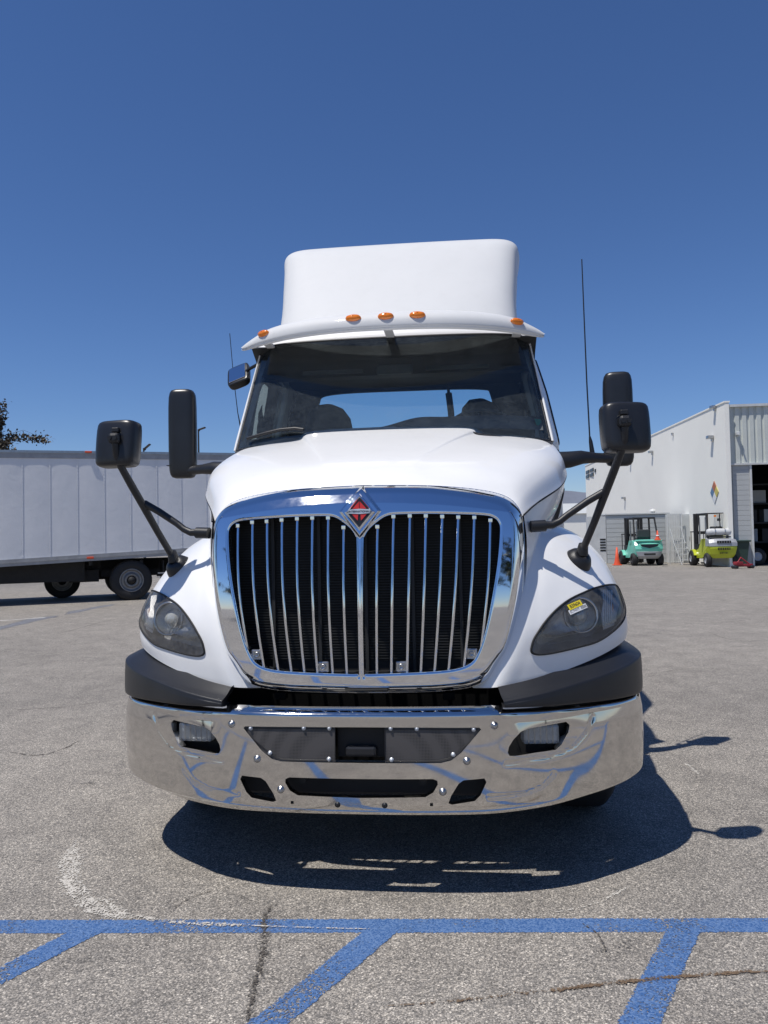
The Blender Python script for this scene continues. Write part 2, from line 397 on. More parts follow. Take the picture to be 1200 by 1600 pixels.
gs = 9000
ground = link('asphalt_ground', mesh([(-gs, -gs, 0), (gs, -gs, 0), (gs, gs, 0), (-gs, gs, 0)], [(0, 1, 2, 3)]), M['asphalt'],
              label='worn grey aggregate asphalt of the yard', kind='structure')
def ribbon(name, pts, w, mat, z, jag=0, parent=ground, step=.05, taper=False, soft=None, **k):
    """flat mark on the ground; attribute 'wear' runs from 0 at its rim to 1 inside so that its rim is ragged"""
    P = np.array([(p[0], p[1]) for p in pts], float)
    if len(P) > 2: P = spl(P, len(P)*6)[:, :2]
    P = resample(P, step, False); n = len(P); T = np.gradient(P, axis=0); T /= np.linalg.norm(T, axis=1, keepdims=True)+1e-9; N = np.stack([-T[:, 1], T[:, 0]], 1)
    if jag:
        wander = np.cumsum(rng.normal(0, jag, n)); wander -= np.linspace(0, wander[-1], n); P = P+N*wander[:, None]*.5
    ww = np.full(n, w/2)*(1+(rng.normal(0, .012 if name == 'painted_line' else .10, n) if jag else 0))
    if taper: ww = ww*np.clip(np.minimum(np.arange(n), n-1-np.arange(n))/max(2, n*.2), .12, 1)
    soft = soft if soft is not None else min(.012, w*.12)
    cols = [(-1, 0, 0), (-1, soft, 1), (0, 0, 1), (1, soft, 1), (1, 0, 0)]; V = []; A = []
    for g, so_, a in cols:
        for i in range(n):
            q = P[i]+N[i]*g*max(ww[i]-min(so_, ww[i]*.9), 0); V.append((q[0], q[1], z)); A.append(a*(1 if not taper else min(1, .25+min(i, n-1-i)/max(1, n*.15))))
    F = [(c*n+i, (c+1)*n+i, (c+1)*n+i+1, c*n+i+1) for c in range(4) for i in range(n-1)]
    me = mesh(V, F); at = me.attributes.new('wear', 'FLOAT', 'POINT'); at.data.foreach_set('value', A)
    return link(name, me, mat, parent, **k)
# blue hatched aisle in front of the truck
def gxy(px, py): p = atZ(px, py, 0); return (p[0], p[1])
dirx = np.array([1.0, .067])
def lineP(t, off): return np.array([.10, -.21])+dirx*t+np.array([0, off])
ribbon('painted_line', [lineP(-6, 0), lineP(7, 0)], .117, M['blue_line'], .0012, .0005, step=.06)
ribbon('painted_line', [lineP(-6, -2.9), lineP(7, -2.9)], .117, M['blue_line'], .0012, .0005, step=.06)
for k in range(-5, 6):
    a = np.array([.122+1.115*k, -.20+.075*k]); b2 = a+np.array([-.50, -1.0])*2.72
    ribbon('painted_line', [a, b2], .125, M['blue_line'], .0024, .0006, step=.06)
# scuffs, cracks and patches lying on the ground
G = lambda q: [gxy(*a) for a in q]
ribbon('scuff_mark', G([(128, 1298), (112, 1335), (108, 1372), (130, 1402), (170, 1424), (250, 1441)]), .17, M['scuff'], .0035, .003, soft=.05, taper=True)
ribbon('scuff_mark', G([(190, 1428), (260, 1441), (340, 1446), (415, 1448)]), .05, M['scuff'], .005, .002, soft=.02, taper=True)
ribbon('scuff_mark', G([(300, 1444), (415, 1449), (520, 1452), (600, 1454)]), .010, M['scuff'], .0058, .001, taper=True)
ribbon('scuff_mark', G([(860, 1428), (930, 1412), (1000, 1378)]), .035, M['scuff'], .0035, .002, soft=.015, taper=True)
ribbon('scuff_mark', G([(1065, 1190), (1080, 1201), (1094, 1213)]), .05, M['scuff'], .0035, .002, soft=.02, taper=True)
ribbon('crack', G([(430, 1398), (415, 1440), (408, 1500), (395, 1560), (375, 1640)]), .05, M['crack'], .0045, .004, soft=.022, taper=True, step=.03)
ribbon('stain', G([(440, 1395), (420, 1450), (410, 1520), (380, 1640)]), .20, M['stain'], .0015, .004, soft=.09, taper=True)
ribbon('stain', G([(900, 1500), (1000, 1475), (1120, 1490)]), .16, M['stain'], .0035, .004, soft=.08, taper=True)
ribbon('stain', G([(60, 1250), (160, 1215), (200, 1180)]), .20, M['stain'], .0035, .004, soft=.09, taper=True)
ribbon('crack', G([(260, 1432), (300, 1405), (345, 1388)]), .014, M['crack'], .0045, .004, soft=.006, taper=True, step=.02)
ribbon('crack', G([(560, 1575), (700, 1565), (830, 1552), (960, 1540), (1080, 1528), (1250, 1518)]), .04, M['crack_brown'], .0045, .004, soft=.018, taper=True, step=.03)
ribbon('crack', G([(905, 1440), (935, 1462), (950, 1500)]), .01, M['crack'], .0045, .003, taper=True, step=.02)
for q in ([(0, 1110), (60, 1107), (120, 1102), (205, 1090)], [(1010, 1055), (1080, 1045), (1200, 1048)], [(1100, 985), (1150, 1000), (1200, 1003)],
          [(1000, 975), (1060, 970), (1130, 972), (1200, 965)], [(0, 1172), (70, 1180), (140, 1150)], [(0, 1035), (90, 1020), (190, 1010)], [(60, 1000), (150, 975), (225, 958)],
          [(1010, 930), (1080, 935), (1200, 945)], [(990, 905), (1090, 902), (1200, 912)]):
    ribbon('crack', G(q), .03, M['crack'], .002, .015, soft=.01, taper=True, step=.09)
for q, w in (([(-60, 992), (0, 981), (60, 967), (95, 961)], .42), ([(100, 961), (140, 952), (185, 943)], .40)):
    ribbon('tar_patch', G(q), w, M['patch'], .002, .03, step=.15, taper=True, soft=.12)
ribbon('painted_line', G([(-100, 975), (0, 970), (70, 965)]), .12, M['white_line'], .0035, .004, step=.1)
ribbon('painted_line', G([(1180, 893), (1220, 893), (1260, 893)]), .12, M['white_line'], .0035, .004, step=.1)

# distant ridge
def ridge():
    n = 160; V = []; F = []
    xs = np.linspace(-9000, 9000, n)
    for j, (yy, h) in enumerate(((7000, 0), (7300, .45), (7800, 1.0), (8600, .8))):
        for i, x in enumerate(xs):
            g = 395+30*math.sin(x*.0009+1)+25*math.sin(x*.0031+2)+22*math.sin(x*.0083)
            g += 45*math.exp(-((x-3300)/1200)**2)
            V.append((x, yy+60*math.sin(x*.004+j), g*h+(14*math.sin(x*.02+j*2) if 0 < h < 1 else 0)))
    for j in range(3):
        for i in range(n-1): F.append((j*n+i, j*n+i+1, (j+1)*n+i+1, (j+1)*n+i))
    return mesh(V, F, True)
M['hill'] = pm('haze_tinted_hillside', (.17, .19, .235), .95, 0, 0, .25, .004)  # distance haze put into the hill colour as a blue-grey tint
link('hills', ridge(), M['hill'], label='low bare hills on the horizon, coloured with haze blue', kind='structure')

# ================================================================== THE TRUCK
truck = empty('semi_truck', (0, 0, 0), label='white conventional semi truck with chrome grille and bumper facing the camera', cat='semi truck')

# ---- bumper: plan curve by arc length
PLAN = np.array([(0, -.043), (.2, -.041), (.4, -.028), (.55, -.006), (.68, .034), (.80, .090), (.92, .172), (1.04, .262), (1.14, .36), (1.215, .47), (1.253, .58), (1.271, .70), (1.276, .84), (1.276, .98), (1.276, 1.1)])
_pl = spl(PLAN, 600); _s = np.concatenate([[0], np.cumsum(np.hypot(*np.diff(_pl, axis=0).T))]); SMAX = _s[-1]
def plan(s):
    s = np.asarray(s, float); a = np.abs(s); x = np.interp(a, _s, _pl[:, 0])*np.where(s < 0, -1, 1); y = np.interp(a, _s, _pl[:, 1])
    h = .004; x2 = np.interp(a+h, _s, _pl[:, 0]); x1 = np.interp(a-h, _s, _pl[:, 0]); y2 = np.interp(a+h, _s, _pl[:, 1]); y1 = np.interp(a-h, _s, _pl[:, 1])
    tx, ty = x2-x1, y2-y1; L = np.hypot(tx, ty)+1e-9
    nx, ny = ty/L*np.where(s < 0, -1, 1), -tx/L
    return x, y, nx, ny
# smooth the plan normals with a dense table
def px_plan(px, py):
    d = ray(px, py); best = None; sgn = 1 if px > 566 else -1
    P = _pl*[sgn, 1]
    A = P[:-1]-CAM_LOC[:2]; B = P[1:]-P[:-1]
    den = d[0]*B[:, 1]-d[1]*B[:, 0]; den = np.where(abs(den) < 1e-12, 1e-12, den)
    t = (A[:, 0]*B[:, 1]-A[:, 1]*B[:, 0])/den; q = (A[:, 0]*d[1]-A[:, 1]*d[0])/den
    k = np.where((q >= 0) & (q <= 1) & (t > 0))[0]
    if len(k) == 0: k = [abs(q).argmin()]
    i = k[np.argmin(t[k])]
    return (sgn*(_s[i]+q[i]*(_s[i+1]-_s[i])), CAM_LOC[2]+d[2]*t[i])
CREASES = [[px_plan(180+x*.3667, 860+y*.3667) for x, y in c] for c in
           ([(160, 705), (185, 770), (220, 820), (265, 850), (330, 872), (455, 897)], [(292, 935), (330, 985), (390, 1018), (450, 1030), (520, 1038)])]
CREASES += [[(-s, z) for s, z in c] for c in CREASES]
def ztb(s): return .776-.036*np.clip((np.abs(s)-.55)/.9, 0, 1)
def bump_surf(s, z):
    s = np.asarray(s, float); z = np.asarray(z, float)
    x, y, nx, ny = plan(s); a = np.abs(s)
    o = -.010*((z-.56)/.2)**2
    o = o-.045*np.clip((z-(ztb(s)-.030))/.03, 0, 1.3)**2
    o = o-.02*np.clip((.385-z)/.05, 0, 1)**2
    o = o-.006*np.clip((z-.66)/.05, 0, 1)*np.clip((a-.6)/.05, 0, 1)
    P = np.stack([s, z], 1)
    for c in CREASES:
        near = (abs(P[:, 0]-c[2][0]) < .5)
        if near.any():
            c = np.array(c); q = P[near]; d = pdist(q, c, False); o[near] -= .0022*np.exp(-(d/.0085)**2)
            # the panel under the crease is pressed in a little
    o = o-.006*np.exp(-((a-.80)/.16)**2-((z-.63)/.055)**2)
    return np.stack([x+nx*o, y+ny*o, z], 1)
zb = lambda s: .350+.050*np.clip((abs(s)-.5)/1.0, 0, 1)**1.3
ss = np.linspace(-SMAX+.02, SMAX-.02, 90)
outl = [(s, zb(s)) for s in ss]+[(s, ztb(s)) for s in ss[::-1]]
def mirr(h): return [(-s, z) for s, z in h][::-1]
C4 = lambda L: [px_plan(600+x*.3667, 860+y*.3667) for x, y in L]
fogh = C4([(528, 862), (533, 838), (552, 808), (585, 775), (620, 761), (700, 747), (782, 732), (796, 745), (790, 775), (760, 828), (735, 850), (650, 862), (560, 876), (536, 876)])
parh = C4([(275, 1080), (286, 1048), (318, 995), (340, 980), (428, 972), (437, 988), (412, 1045), (388, 1070), (290, 1086)])
C5 = lambda L: [px_plan(360+x*.35, 1110+y*.35) for x, y in L]
def sym(H):
    H = [(max(s, 0), z) for s, z in H]; return H+[(-s, z) for s, z in H[::-1]]
meshh = sym(C5([(585, 77), (850, 78), (1112, 78), (1120, 86), (1082, 130), (1030, 190), (985, 224), (940, 235), (585, 235)]))
sloth = sym(C5([(585, 307), (905, 307), (924, 315), (926, 332), (906, 368), (870, 389), (585, 393)]))
sq = C5([(891, 416), (905, 416), (905, 430), (891, 430)])
bump_me = cut_sheet(bump_surf, outl, [fogh, mirr(fogh), parh, mirr(parh), meshh, sloth, sq, mirr(sq)], .0095, .006)
bumper = link('bumper', bump_me, M['chrome_bumper'], truck)
# folded edge lips round the larger openings
def lip(hole, name='opening_lip', depth=.03, mat='chrome_bumper', r=.004, parent=bumper):
    H = resample(hole, .012); P = bump_surf(H[:, 0], H[:, 1]); n = surf_n(bump_surf, H[:, 0], H[:, 1]); n = n*np.sign(n[:, 1:2]*-1)
    k = len(P); V = list(P-n*.001)+list(P-n*depth); F = [(i, (i+1) % k, k+(i+1) % k, k+i) for i in range(k)]
    return link(name, mesh(V, F, True), M[mat], parent)
lip(fogh); lip(mirr(fogh)); lip(parh); lip(mirr(parh)); lip(sloth); lip(meshh, depth=.012)
bs1 = lambda s, z: bump_surf(np.array([s]), np.array([z]))[0]
def bs_n(s, z):
    n = surf_n(bump_surf, np.array([float(s)]), np.array([float(z)]))[0]; return n*(-np.sign(n[1]) or 1)
def bolt_me(r, h):
    b = MB(); b.lathe([(r*1.5, 0), (r*1.5, h*.25), (r, h*.3), (r*.95, h*.8), (r*.6, h*1.1), (0, h*1.15)], (0, 0, 0), (0, 0, 1), 14)
    me = bpy.data.meshes.new('bolt'); me.from_pydata(b.v, [], b.f); me.polygons.foreach_set('use_smooth', [True]*len(me.polygons)); return me
bm1 = bolt_me(.0105, .012); bm1.materials.append(M['steel']); bm2 = bolt_me(.0062, .008); bm2.materials.append(M['band']); bm3 = bolt_me(.008, .004); bm3.materials.append(M['black_plastic'])
def put_bolt(me, s, z, name='bolt', parent=bumper, off=0):
    o = bpy.data.objects.new(name, me); COL.objects.link(o); o.parent = parent
    n = bs_n(s, z); o.matrix_world = rot_to(n, bs1(s, z)+n*off); return o
for q in [(773, 1134), (729.4, 1189), (692, 1237.6)]:
    s, z = px_plan(*q)
    for g in (-1, 1): put_bolt(bm1, g*s, z)
for x, y in [(714, 83), (832, 84), (1087, 87), (995, 199), (719, 222)]:
    s, z = C5([(x, y)])[0]
    for g in (-1, 1): put_bolt(bm2, g*s, z, off=-.006)
for x in (688,):
    s, z = C5([(x, 427)])[0]
    for g in (-1, 1): put_bolt(bm3, g*s, z, 'bumper_plug')
# perforated mesh screens (two) with the open sensor bay between them
M['screen'] = None
m, nt, b = nm('perforated_black_screen'); tc = nt.nodes.new('ShaderNodeTexCoord')
v = nt.nodes.new('ShaderNodeTexVoronoi'); v.inputs['Scale'].default_value = 170; v.inputs['Randomness'].default_value = 0
nt.links.new(tc.outputs['Object'], v.inputs['Vector']); rr = ramp(nt, v.outputs['Distance'], [(.30, (.012, .012, .012)), (.36, (.075, .07, .068))])
nt.links.new(rr, b.inputs['Base Color']); b.inputs['Roughness'].default_value = .5; M['screen'] = m
sx0 = C5([(688, 100)])[0][0]
H = np.array(meshh)
def scr_surf(s, z): P = bump_surf(s, z); return P+np.array([0, .008, 0])
R = [(s, z) for s, z in meshh if s > 0.02]; zt, zl = max(z for s, z in R), min(z for s, z in R)
R = [(sx0, zt+.004)]+[(s+.004, z+(.004 if z > .62 else -.004)) for s, z in R]+[(sx0, zl-.004)]
scr = link('mesh_screen', cut_sheet(scr_surf, R, [], .02, .002), M['screen'], bumper); mirror(scr)
fr = MB(); Q = np.array([(s-.012 if s > sx0+.02 else s, z+(-.012 if z > .62 else .012)) for s, z in R]); Q = resample(Q, .03)
fr.tube([scr_surf(q[:1], q[1:])[0]-[0, .003, 0] for q in Q]+[scr_surf(Q[0, :1], Q[0, 1:])[0]-[0, .003, 0]], .0016, 6)
fo = fr.build('screen_bead', M['black_plastic'], bumper); mirror(fo)
sb = MB(); sb.box((0, .06, .632), (2*sx0-.004, .10, zt-zl-.02), bev=.004); sb.build('sensor_bay', M['dark'], bumper)
sn = MB(); sn.box((0.0, -.002, .60), (.13, .03, .045), bev=.012); sn.build('radar_sensor', M['black_plastic'], bumper)
# fog lamps
fc = tri = None
s0, z0 = px_plan(849, 1151)
pc = bs1(s0, z0); nn = bs_n(s0, z0); nn = (Vector(nn)+Vector((-.35, 0, 0))).normalized()
def fog(g):
    mt = rot_to((nn.x, nn.y, 0), pc-np.array([nn.x, nn.y, 0])*.045)
    f = MB(); f.box((0, 0, -.02), (.155, .085, .05), mt, .018); a = f.build('fog_lamp', M['band'], bumper)
    f = MB(); f.box((0, 0, .008), (.15, .08, .022), mt, .012)
    l = f.build('fog_lens', M['fog_lens'], bumper); 
    f = MB()
    for k in range(5): f.box((-.05+.025*k, 0, .004), (.006, .07, .006), mt)
    f.box((0, 0, -.05), (.11, .06, .03), mt, .01)
    r = f.build('fog_reflector', M['steel'], bumper)
    if g < 0:
        for o in (a, l, r): o.data = mirror_mesh(o.data)
for g in (1, -1): fog(g)
# black wells behind the fog openings
for g in (1, -1):
    w = MB(); mt = rot_to((nn.x, nn.y, 0), pc-np.array([nn.x, nn.y, 0])*.11); w.box((0, 0, 0), (.36, .2, .02), mt); o = w.build('fog_well', M['dark'], bumper)
    if g < 0: o.data = mirror_mesh(o.data)
# shade-black filler between the bumper and the nose, cross beam under the grille
f = MB(); f.box((0, .27, .77), (1.28, .12, .20), bev=.02); f.box((0, .30, .60), (1.7, .10, .22)); f.box((.36, .12, .80), (.05, .05, .03), bev=.005); f.box((-.36, .12, .80), (.05, .05, .03), bev=.005)
M['pitch'] = pm('gap_shade_black', (.004, .004, .004), .95, spec=.1); f.build('bumper_filler', M['pitch'], truck)  # near-black colour paints in the deep shade of the gap
# steel crossbar seen through the low slot
f = MB(); f.box((0, .12, .44), (1.1, .05, .10), bev=.01); f.cyl((.25, .02, .47), (.25, .12, .47), .014); f.cyl((-.25, .02, .47), (-.25, .12, .47), .014); f.build('tow_crossbar', M['dark'], truck)

# ---- black corner trim above the bumper
rows = []; cols = np.linspace(.585, SMAX-.01, 15)
for k in range(8):
    r = []
    for s in cols:
        x, y, nx, ny = [float(q) for q in plan(s)]
        t = np.clip((s-.585)/.85, 0, 1); zc = .803+.100*t; zt_ = .843+.110*t**1.1; z0t = float(ztb(s))
        o, z = [(-.016, z0t), (.010-.008*t, z0t+.004), (.012-.009*t, .5*(zc+z0t+.004)), (.009-.009*t, zc-.012), (.005-.009*t, zc-.001), (-.008-.009*t, zc+.005), (-.032-.014*t, .6*zc+.4*zt_), (-.070-.06*t, zt_+.004+.004*t)][k]
        r.append((x+nx*o, y+ny*o, z))
    rows.append(r)
tn = Net(rows); P, F = tn.grid(60, 40)
tm = mesh(P, F, True)
trim = link('bumper_trim', tm, M['black_plastic'], truck)
e = MB(); ec = tn(np.zeros(12), np.linspace(0, 7, 12)); e.add(list(ec)+[p+np.array([.0, .09, 0]) for p in ec], [(i, i+1, 12+i+1, 12+i) for i in range(11)]); es = e.build('trim_end', M['black_plastic'], trim)
t2 = mirror(trim); e2 = mirror(es, parent=t2)

# ---- chrome grille surround, a shaped sheet with two real openings
def Fbase(x, z): return .040+.26*(z-1.08)**2*np.where(np.asarray(z) > 1.08, 1, .6)+.16*np.asarray(x)**2
cr2 = lambda L, ff=Fbase: [tuple(onF(x, y, ff)[[0, 2]]) for x, y in L]
outR = [(566, 758), (650, 758), (715, 761), (762, 767), (790, 775), (806, 787), (816, 806), (819, 835), (819, 880), (816, 930), (809, 975), (798, 1015), (783, 1043), (763, 1063), (735, 1076), (690, 1082), (640, 1084), (567, 1085)]
def Fo(x, z):
    w = np.clip((abs(x)-.3)/.25, 0, 1)
    return Fbase(x, z)+.055+.045*w+.38*np.clip(z-1.622+.13*x**2, 0, 1)*np.clip((z-1.5)/.05, 0, 1)
so_ = [tuple(onF(x, y, Fo if y < 1030 else Fbase)[[0, 2]]) for x, y in outR]; so_[0] = (0, so_[0][1]); so_[-1] = (0, so_[-1][1])
so_ = [tuple(p) for p in spl(so_, 90)]; so_[0] = (0, so_[0][1]); so_[-1] = (0, so_[-1][1])
SUR = so_+[(-x, z) for x, z in so_[-2:0:-1]]
opR = [(567.5, 850), (569.5, 838), (577, 826), (592, 813), (604, 806), (620, 803.5), (670, 802.5), (725, 803.5), (757, 805), (771, 808.5), (779, 816), (781.5, 830), (777.5, 880), (768, 940), (758, 988), (748, 1018), (736, 1036), (712, 1045.5), (670, 1050), (600, 1053), (571, 1053.5), (567.5, 1050), (566.5, 950)]
OPR = [tuple(p) for p in closed(cr2(opR), 4)]
post = min(x for x, z in OPR)
OPR = [(max(x, .010), z) for x, z in OPR]
OPL = [(-x, z) for x, z in OPR][::-1]
DZ = 1.580   # height of the emblem
_surA = np.array(SUR); _opA = np.array(OPR)
ZT = max(z for x, z in SUR)
def Fsur(x, z):
    x = np.asarray(x, float); z = np.asarray(z, float); y = Fbase(x, z)
    P = np.stack([x, z], 1); d = pdist(P, _surA)
    w = np.clip((np.abs(x)-.3)/.25, 0, 1)            # the sides wrap round more than the top
    w = w*np.clip((z-.85)/.12, 0, 1); R = .045+.015*w; y = y+(.03+.025*np.clip((z-.9)/.1, 0, 1)+.045*w)*np.clip(1-d/R, 0, 1)**2
    # crease along the middle of the top band
    y = y+.38*np.clip(z-1.622+.13*np.asarray(x)**2, 0, 1)*np.clip((z-1.5)/.05, 0, 1)
    Q = np.stack([np.abs(x), z], 1); e = pdist(Q, _opA); y = y+.006*np.clip(1-e/.012, 0, 1)**2
    r = np.abs(x)/.092+np.abs(z-DZ-.005)/.118; t_ = np.clip((1-r)/.16, 0, 1)
    y = y-.016*t_*t_*(3-2*t_)
    return y
def Ssur(x, z): return np.stack([x, Fsur(x, z), z], 1)
sur = link('grille_surround', cut_sheet(Ssur, SUR, [OPR, OPL], .0035, .05, back=(0, 1, 0)), M['chrome'], truck)
# ---- grille bars
tops = [(580, 362), (630, 330), (681, 328), (731, 328), (782, 330), (832, 332), (882, 333), (932, 342)]
bots = [(578, 828), (623, 826), (672, 824), (715, 820), (758, 816), (802, 810), (850, 800), (902, 752)]
Fb = lambda x, z: Fbase(x, z)+.02
for (tx, ty), (bx, by) in zip(tops, bots):
    a = onF(300+tx*.5, 640+ty*.5-1, Fb); c = onF(300+bx*.5, 640+by*.5+1, Fb)
    L = []
    for t in np.linspace(0, 1, 10):
        x = a[0]+(c[0]-a[0])*t+.010*math.sin(math.pi*t)*(a[0]/.6); z = a[2]+(c[2]-a[2])*t; L.append((x, Fb(x, z)-.012*math.sin(math.pi*t), z))
    bb = MB(); bb.tube(L, .0066, 8, flat=1.0); bb.box((a[0], a[1]-.006, a[2]-.008), (.019, .016, .020), bev=.004); o = bb.build('grille_bar', M['chrome'], truck)
    mirror(o)
# pads with a bolt at the foot of the opening
for q in [(737, 1022), (627, 1042)]:
    a = onF(q[0], q[1], Fb)
    bb = MB(); bb.box((a[0], a[1]+.012, a[2]), (.048, .012, .045), bev=.006); bb.lathe([(.013, 0), (.013, .005), (.008, .007), (.006, .003), (0, .003)], (a[0], a[1]+.006, a[2]), (0, -1, 0), 12)
    o = bb.build('grille_pad', M['steel'], truck); mirror(o)
# radiator and fins behind
f = MB(); f.box((0, .30, 1.25), (1.24, .05, .78)); f.build('radiator', M['dark'], truck)
f = MB()
for k in range(58): f.box((0, .268, .935+k*.0122), (1.22, .012, .0035))
for x in (-.42, -.21, 0, .21, .42): f.box((x, .262, 1.24), (.014, .02, .78))
f.build('radiator_fins', M['interior'], truck)
f = MB(); f.box((0, .24, .87), (1.0, .1, .02)); f.box((0, .27, 1.64), (1.1, .06, .02)); f.box((.62, .29, 1.28), (.02, .08, .66)); f.box((-.62, .29, 1.28), (.02, .08, .66)); f.build('radiator_shroud', M['dark'], truck)

# ---- emblem
def text_mesh(body, size, ex=.0006, bold=0):
    cu = bpy.data.curves.new('t', 'FONT'); cu.body = body; cu.size = size; cu.extrude = ex; cu.align_x = 'CENTER'; cu.align_y = 'CENTER'; cu.offset = bold; cu.resolution_u = 3
    o = bpy.data.objects.new('t', cu); COL.objects.link(o); me = bpy.data.meshes.new_from_object(o); COL.objects.unlink(o); bpy.data.objects.remove(o); return me
ey = float(Fsur(np.array([0.]), np.array([DZ]))[0])
EM = rot_to((0, -1, .16), (0, ey-.002, DZ)); 
def dia(w, h, z0=0): return [(0, h+z0), (-w, z0), (0, -h+z0), (w, z0)]
f = MB(); V = []; 
for (w, h, z) in ((.066, .082, .0), (.062, .077, .010), (.055, .068, .012), (.050, .062, .007)): V += [(p[0], p[1], z) for p in dia(w, h)]
f.add(V, [(4*i+k, 4*i+(k+1) % 4, 4*i+4+(k+1) % 4, 4*i+4+k) for i in range(3) for k in range(4)], False, EM)
emb = f.build('emblem', M['chrome'], truck)
f = MB(); f.add([(p[0], p[1], .0075) for p in dia(.051, .063)], [(0, 1, 2, 3)], False, EM); f.build('emblem_field', M['black'], emb)
for g in (-1, 1):
    for pp in ([(g*.0015, .046), (g*.030, .014), (g*.0015, .014)], [(g*.032, -.009), (g*.007, -.037), (g*.005, -.009)]):
        f = MB(); f.prism(pp, .0105, EM); f.build('emblem_red', M['red'], emb)
f = MB(); f.prism([(-.047, .010), (-.02, .012), (0, .0135), (.02, .012), (.047, .010), (.047, -.006), (.02, -.0075), (0, -.009), (-.02, -.0075), (-.047, -.006)], .0125, EM); f.build('emblem_band', M['band'], emb)
tme = text_mesh('INTERNATIONAL', .0118, .0004, .0002); o = link('emblem_lettering', tme, M['black'], emb); o.matrix_world = EM @ Matrix.Translation((0, .0015, .0132)) @ Matrix.Scale(1.0, 4)

# ---- hood
L0 = []
for (px_, py_) in [(566, 758), (640, 758), (700, 760), (752, 765.5), (788, 775.5), (806, 787.5), (816.5, 808)]:
    p = onF(px_, py_, Fo); L0.append((max(p[0], 0), p[1]+.016, p[2]+.004))
L0[0] = (0, L0[0][1], L0[0][2])
hood_half = [[(x*.985, y+.004, z-.04) for x, y, z in L0], L0,
 [(0, .44, 1.822), (.19, .44, 1.818), (.26, .44, 1.811), (.48, .45, 1.792), (.665, .46, 1.745), (.745, .475, 1.695), (.782, .49, 1.622)],
 [(0, .85, 1.955), (.30, .85, 1.950), (.37, .85, 1.936), (.60, .85, 1.920), (.80, .86, 1.885), (.905, .87, 1.82), (.945, .89, 1.722)],
 [(0, 1.25, 2.068), (.41, 1.25, 2.060), (.49, 1.25, 2.034), (.70, 1.24, 2.010), (.87, 1.24, 1.975), (.985, 1.24, 1.91), (1.022, 1.25, 1.815)],
 [(0, 1.60, 2.157), (.49, 1.585, 2.142), (.59, 1.58, 2.092), (.78, 1.57, 2.070), (.92, 1.57, 2.045), (1.008, 1.57, 1.985), (1.035, 1.57, 1.875)]]
hrows = [[(-x, y, z) for x, y, z in r[:0:-1]]+list(r) for r in hood_half]
hn = Net(hrows); P, F = hn.grid(121, 80)
hood = link('hood', mesh(P, F, True), M['paint'], truck)
# rolled rear edge of the hood
f = MB(); e = hn(np.linspace(0, 12, 80), np.full(80, 5.)); f.add(list(e)+[p-[0, 0, .05] for p in e], [(i, i+1, 80+i+1, 80+i) for i in range(79)], True); f.build('hood_rear_edge', M['paint'], hood)
side_rows = [
 [(.702, .262, 1.555), (.712, .268, 1.45), (.708, .262, 1.33), (.690, .225, 1.22), (.665, .18, 1.10)],
 [(.779, .49, 1.612), (.782, .47, 1.52), (.770, .44, 1.43), (.755, .42, 1.36), (.74, .4, 1.28)],
 [(.940, .89, 1.712), (.905, .87, 1.61), (.845, .83, 1.51), (.80, .8, 1.43), (.79, .8, 1.35)],
 [(1.017, 1.25, 1.805), (.99, 1.24, 1.67), (.935, 1.22, 1.54), (.88, 1.2, 1.45), (.86, 1.2, 1.35)],
 [(1.030, 1.57, 1.865), (1.03, 1.57, 1.70), (1.01, 1.57, 1.56), (.98, 1.57, 1.45), (.97, 1.57, 1.35)]]
sn_ = Net(side_rows)
slots = []
for u0 in (2.62, 2.86, 3.10):
    pass
hs = link('hood_side', mesh(*sn_.grid(40, 60), True), M['paint'], truck)
f = MB()   # dark groove under the hood shoulder
g0 = sn_(np.zeros(50), np.linspace(0, 4, 50)); f.tube([p+np.array([.001, -.001, .004]) for p in g0], .0045, 6); gr = f.build('hood_seam', M['dark'], hs)
# three louvre slots low on the hood side
lv = []
for v0 in (2.75, 3.08, 3.42):
    f = MB(); U = np.linspace(.55+.25*(3.42-v0), 2.2, 10); a = sn_(U, np.full(10, v0)); b_ = sn_(U, np.full(10, v0+.17)); n = np.array([.0, 0, 0])
    a = a+[.004, -.002, 0]; b_ = b_+[.006, 0, 0]; mid = (a+b_)/2+[-.02, .01, 0]
    f.add(list(a)+list(mid)+list(b_), [(i, i+1, 11+i, 10+i) for i in range(9)]+[(10+i, 11+i, 21+i, 20+i) for i in range(9)], True); lv.append(f.build('side_louvre', M['black_plastic'], hs))
hs2 = mirror(hs); mirror(gr, parent=hs2)
for l in lv: mirror(l, parent=hs2)

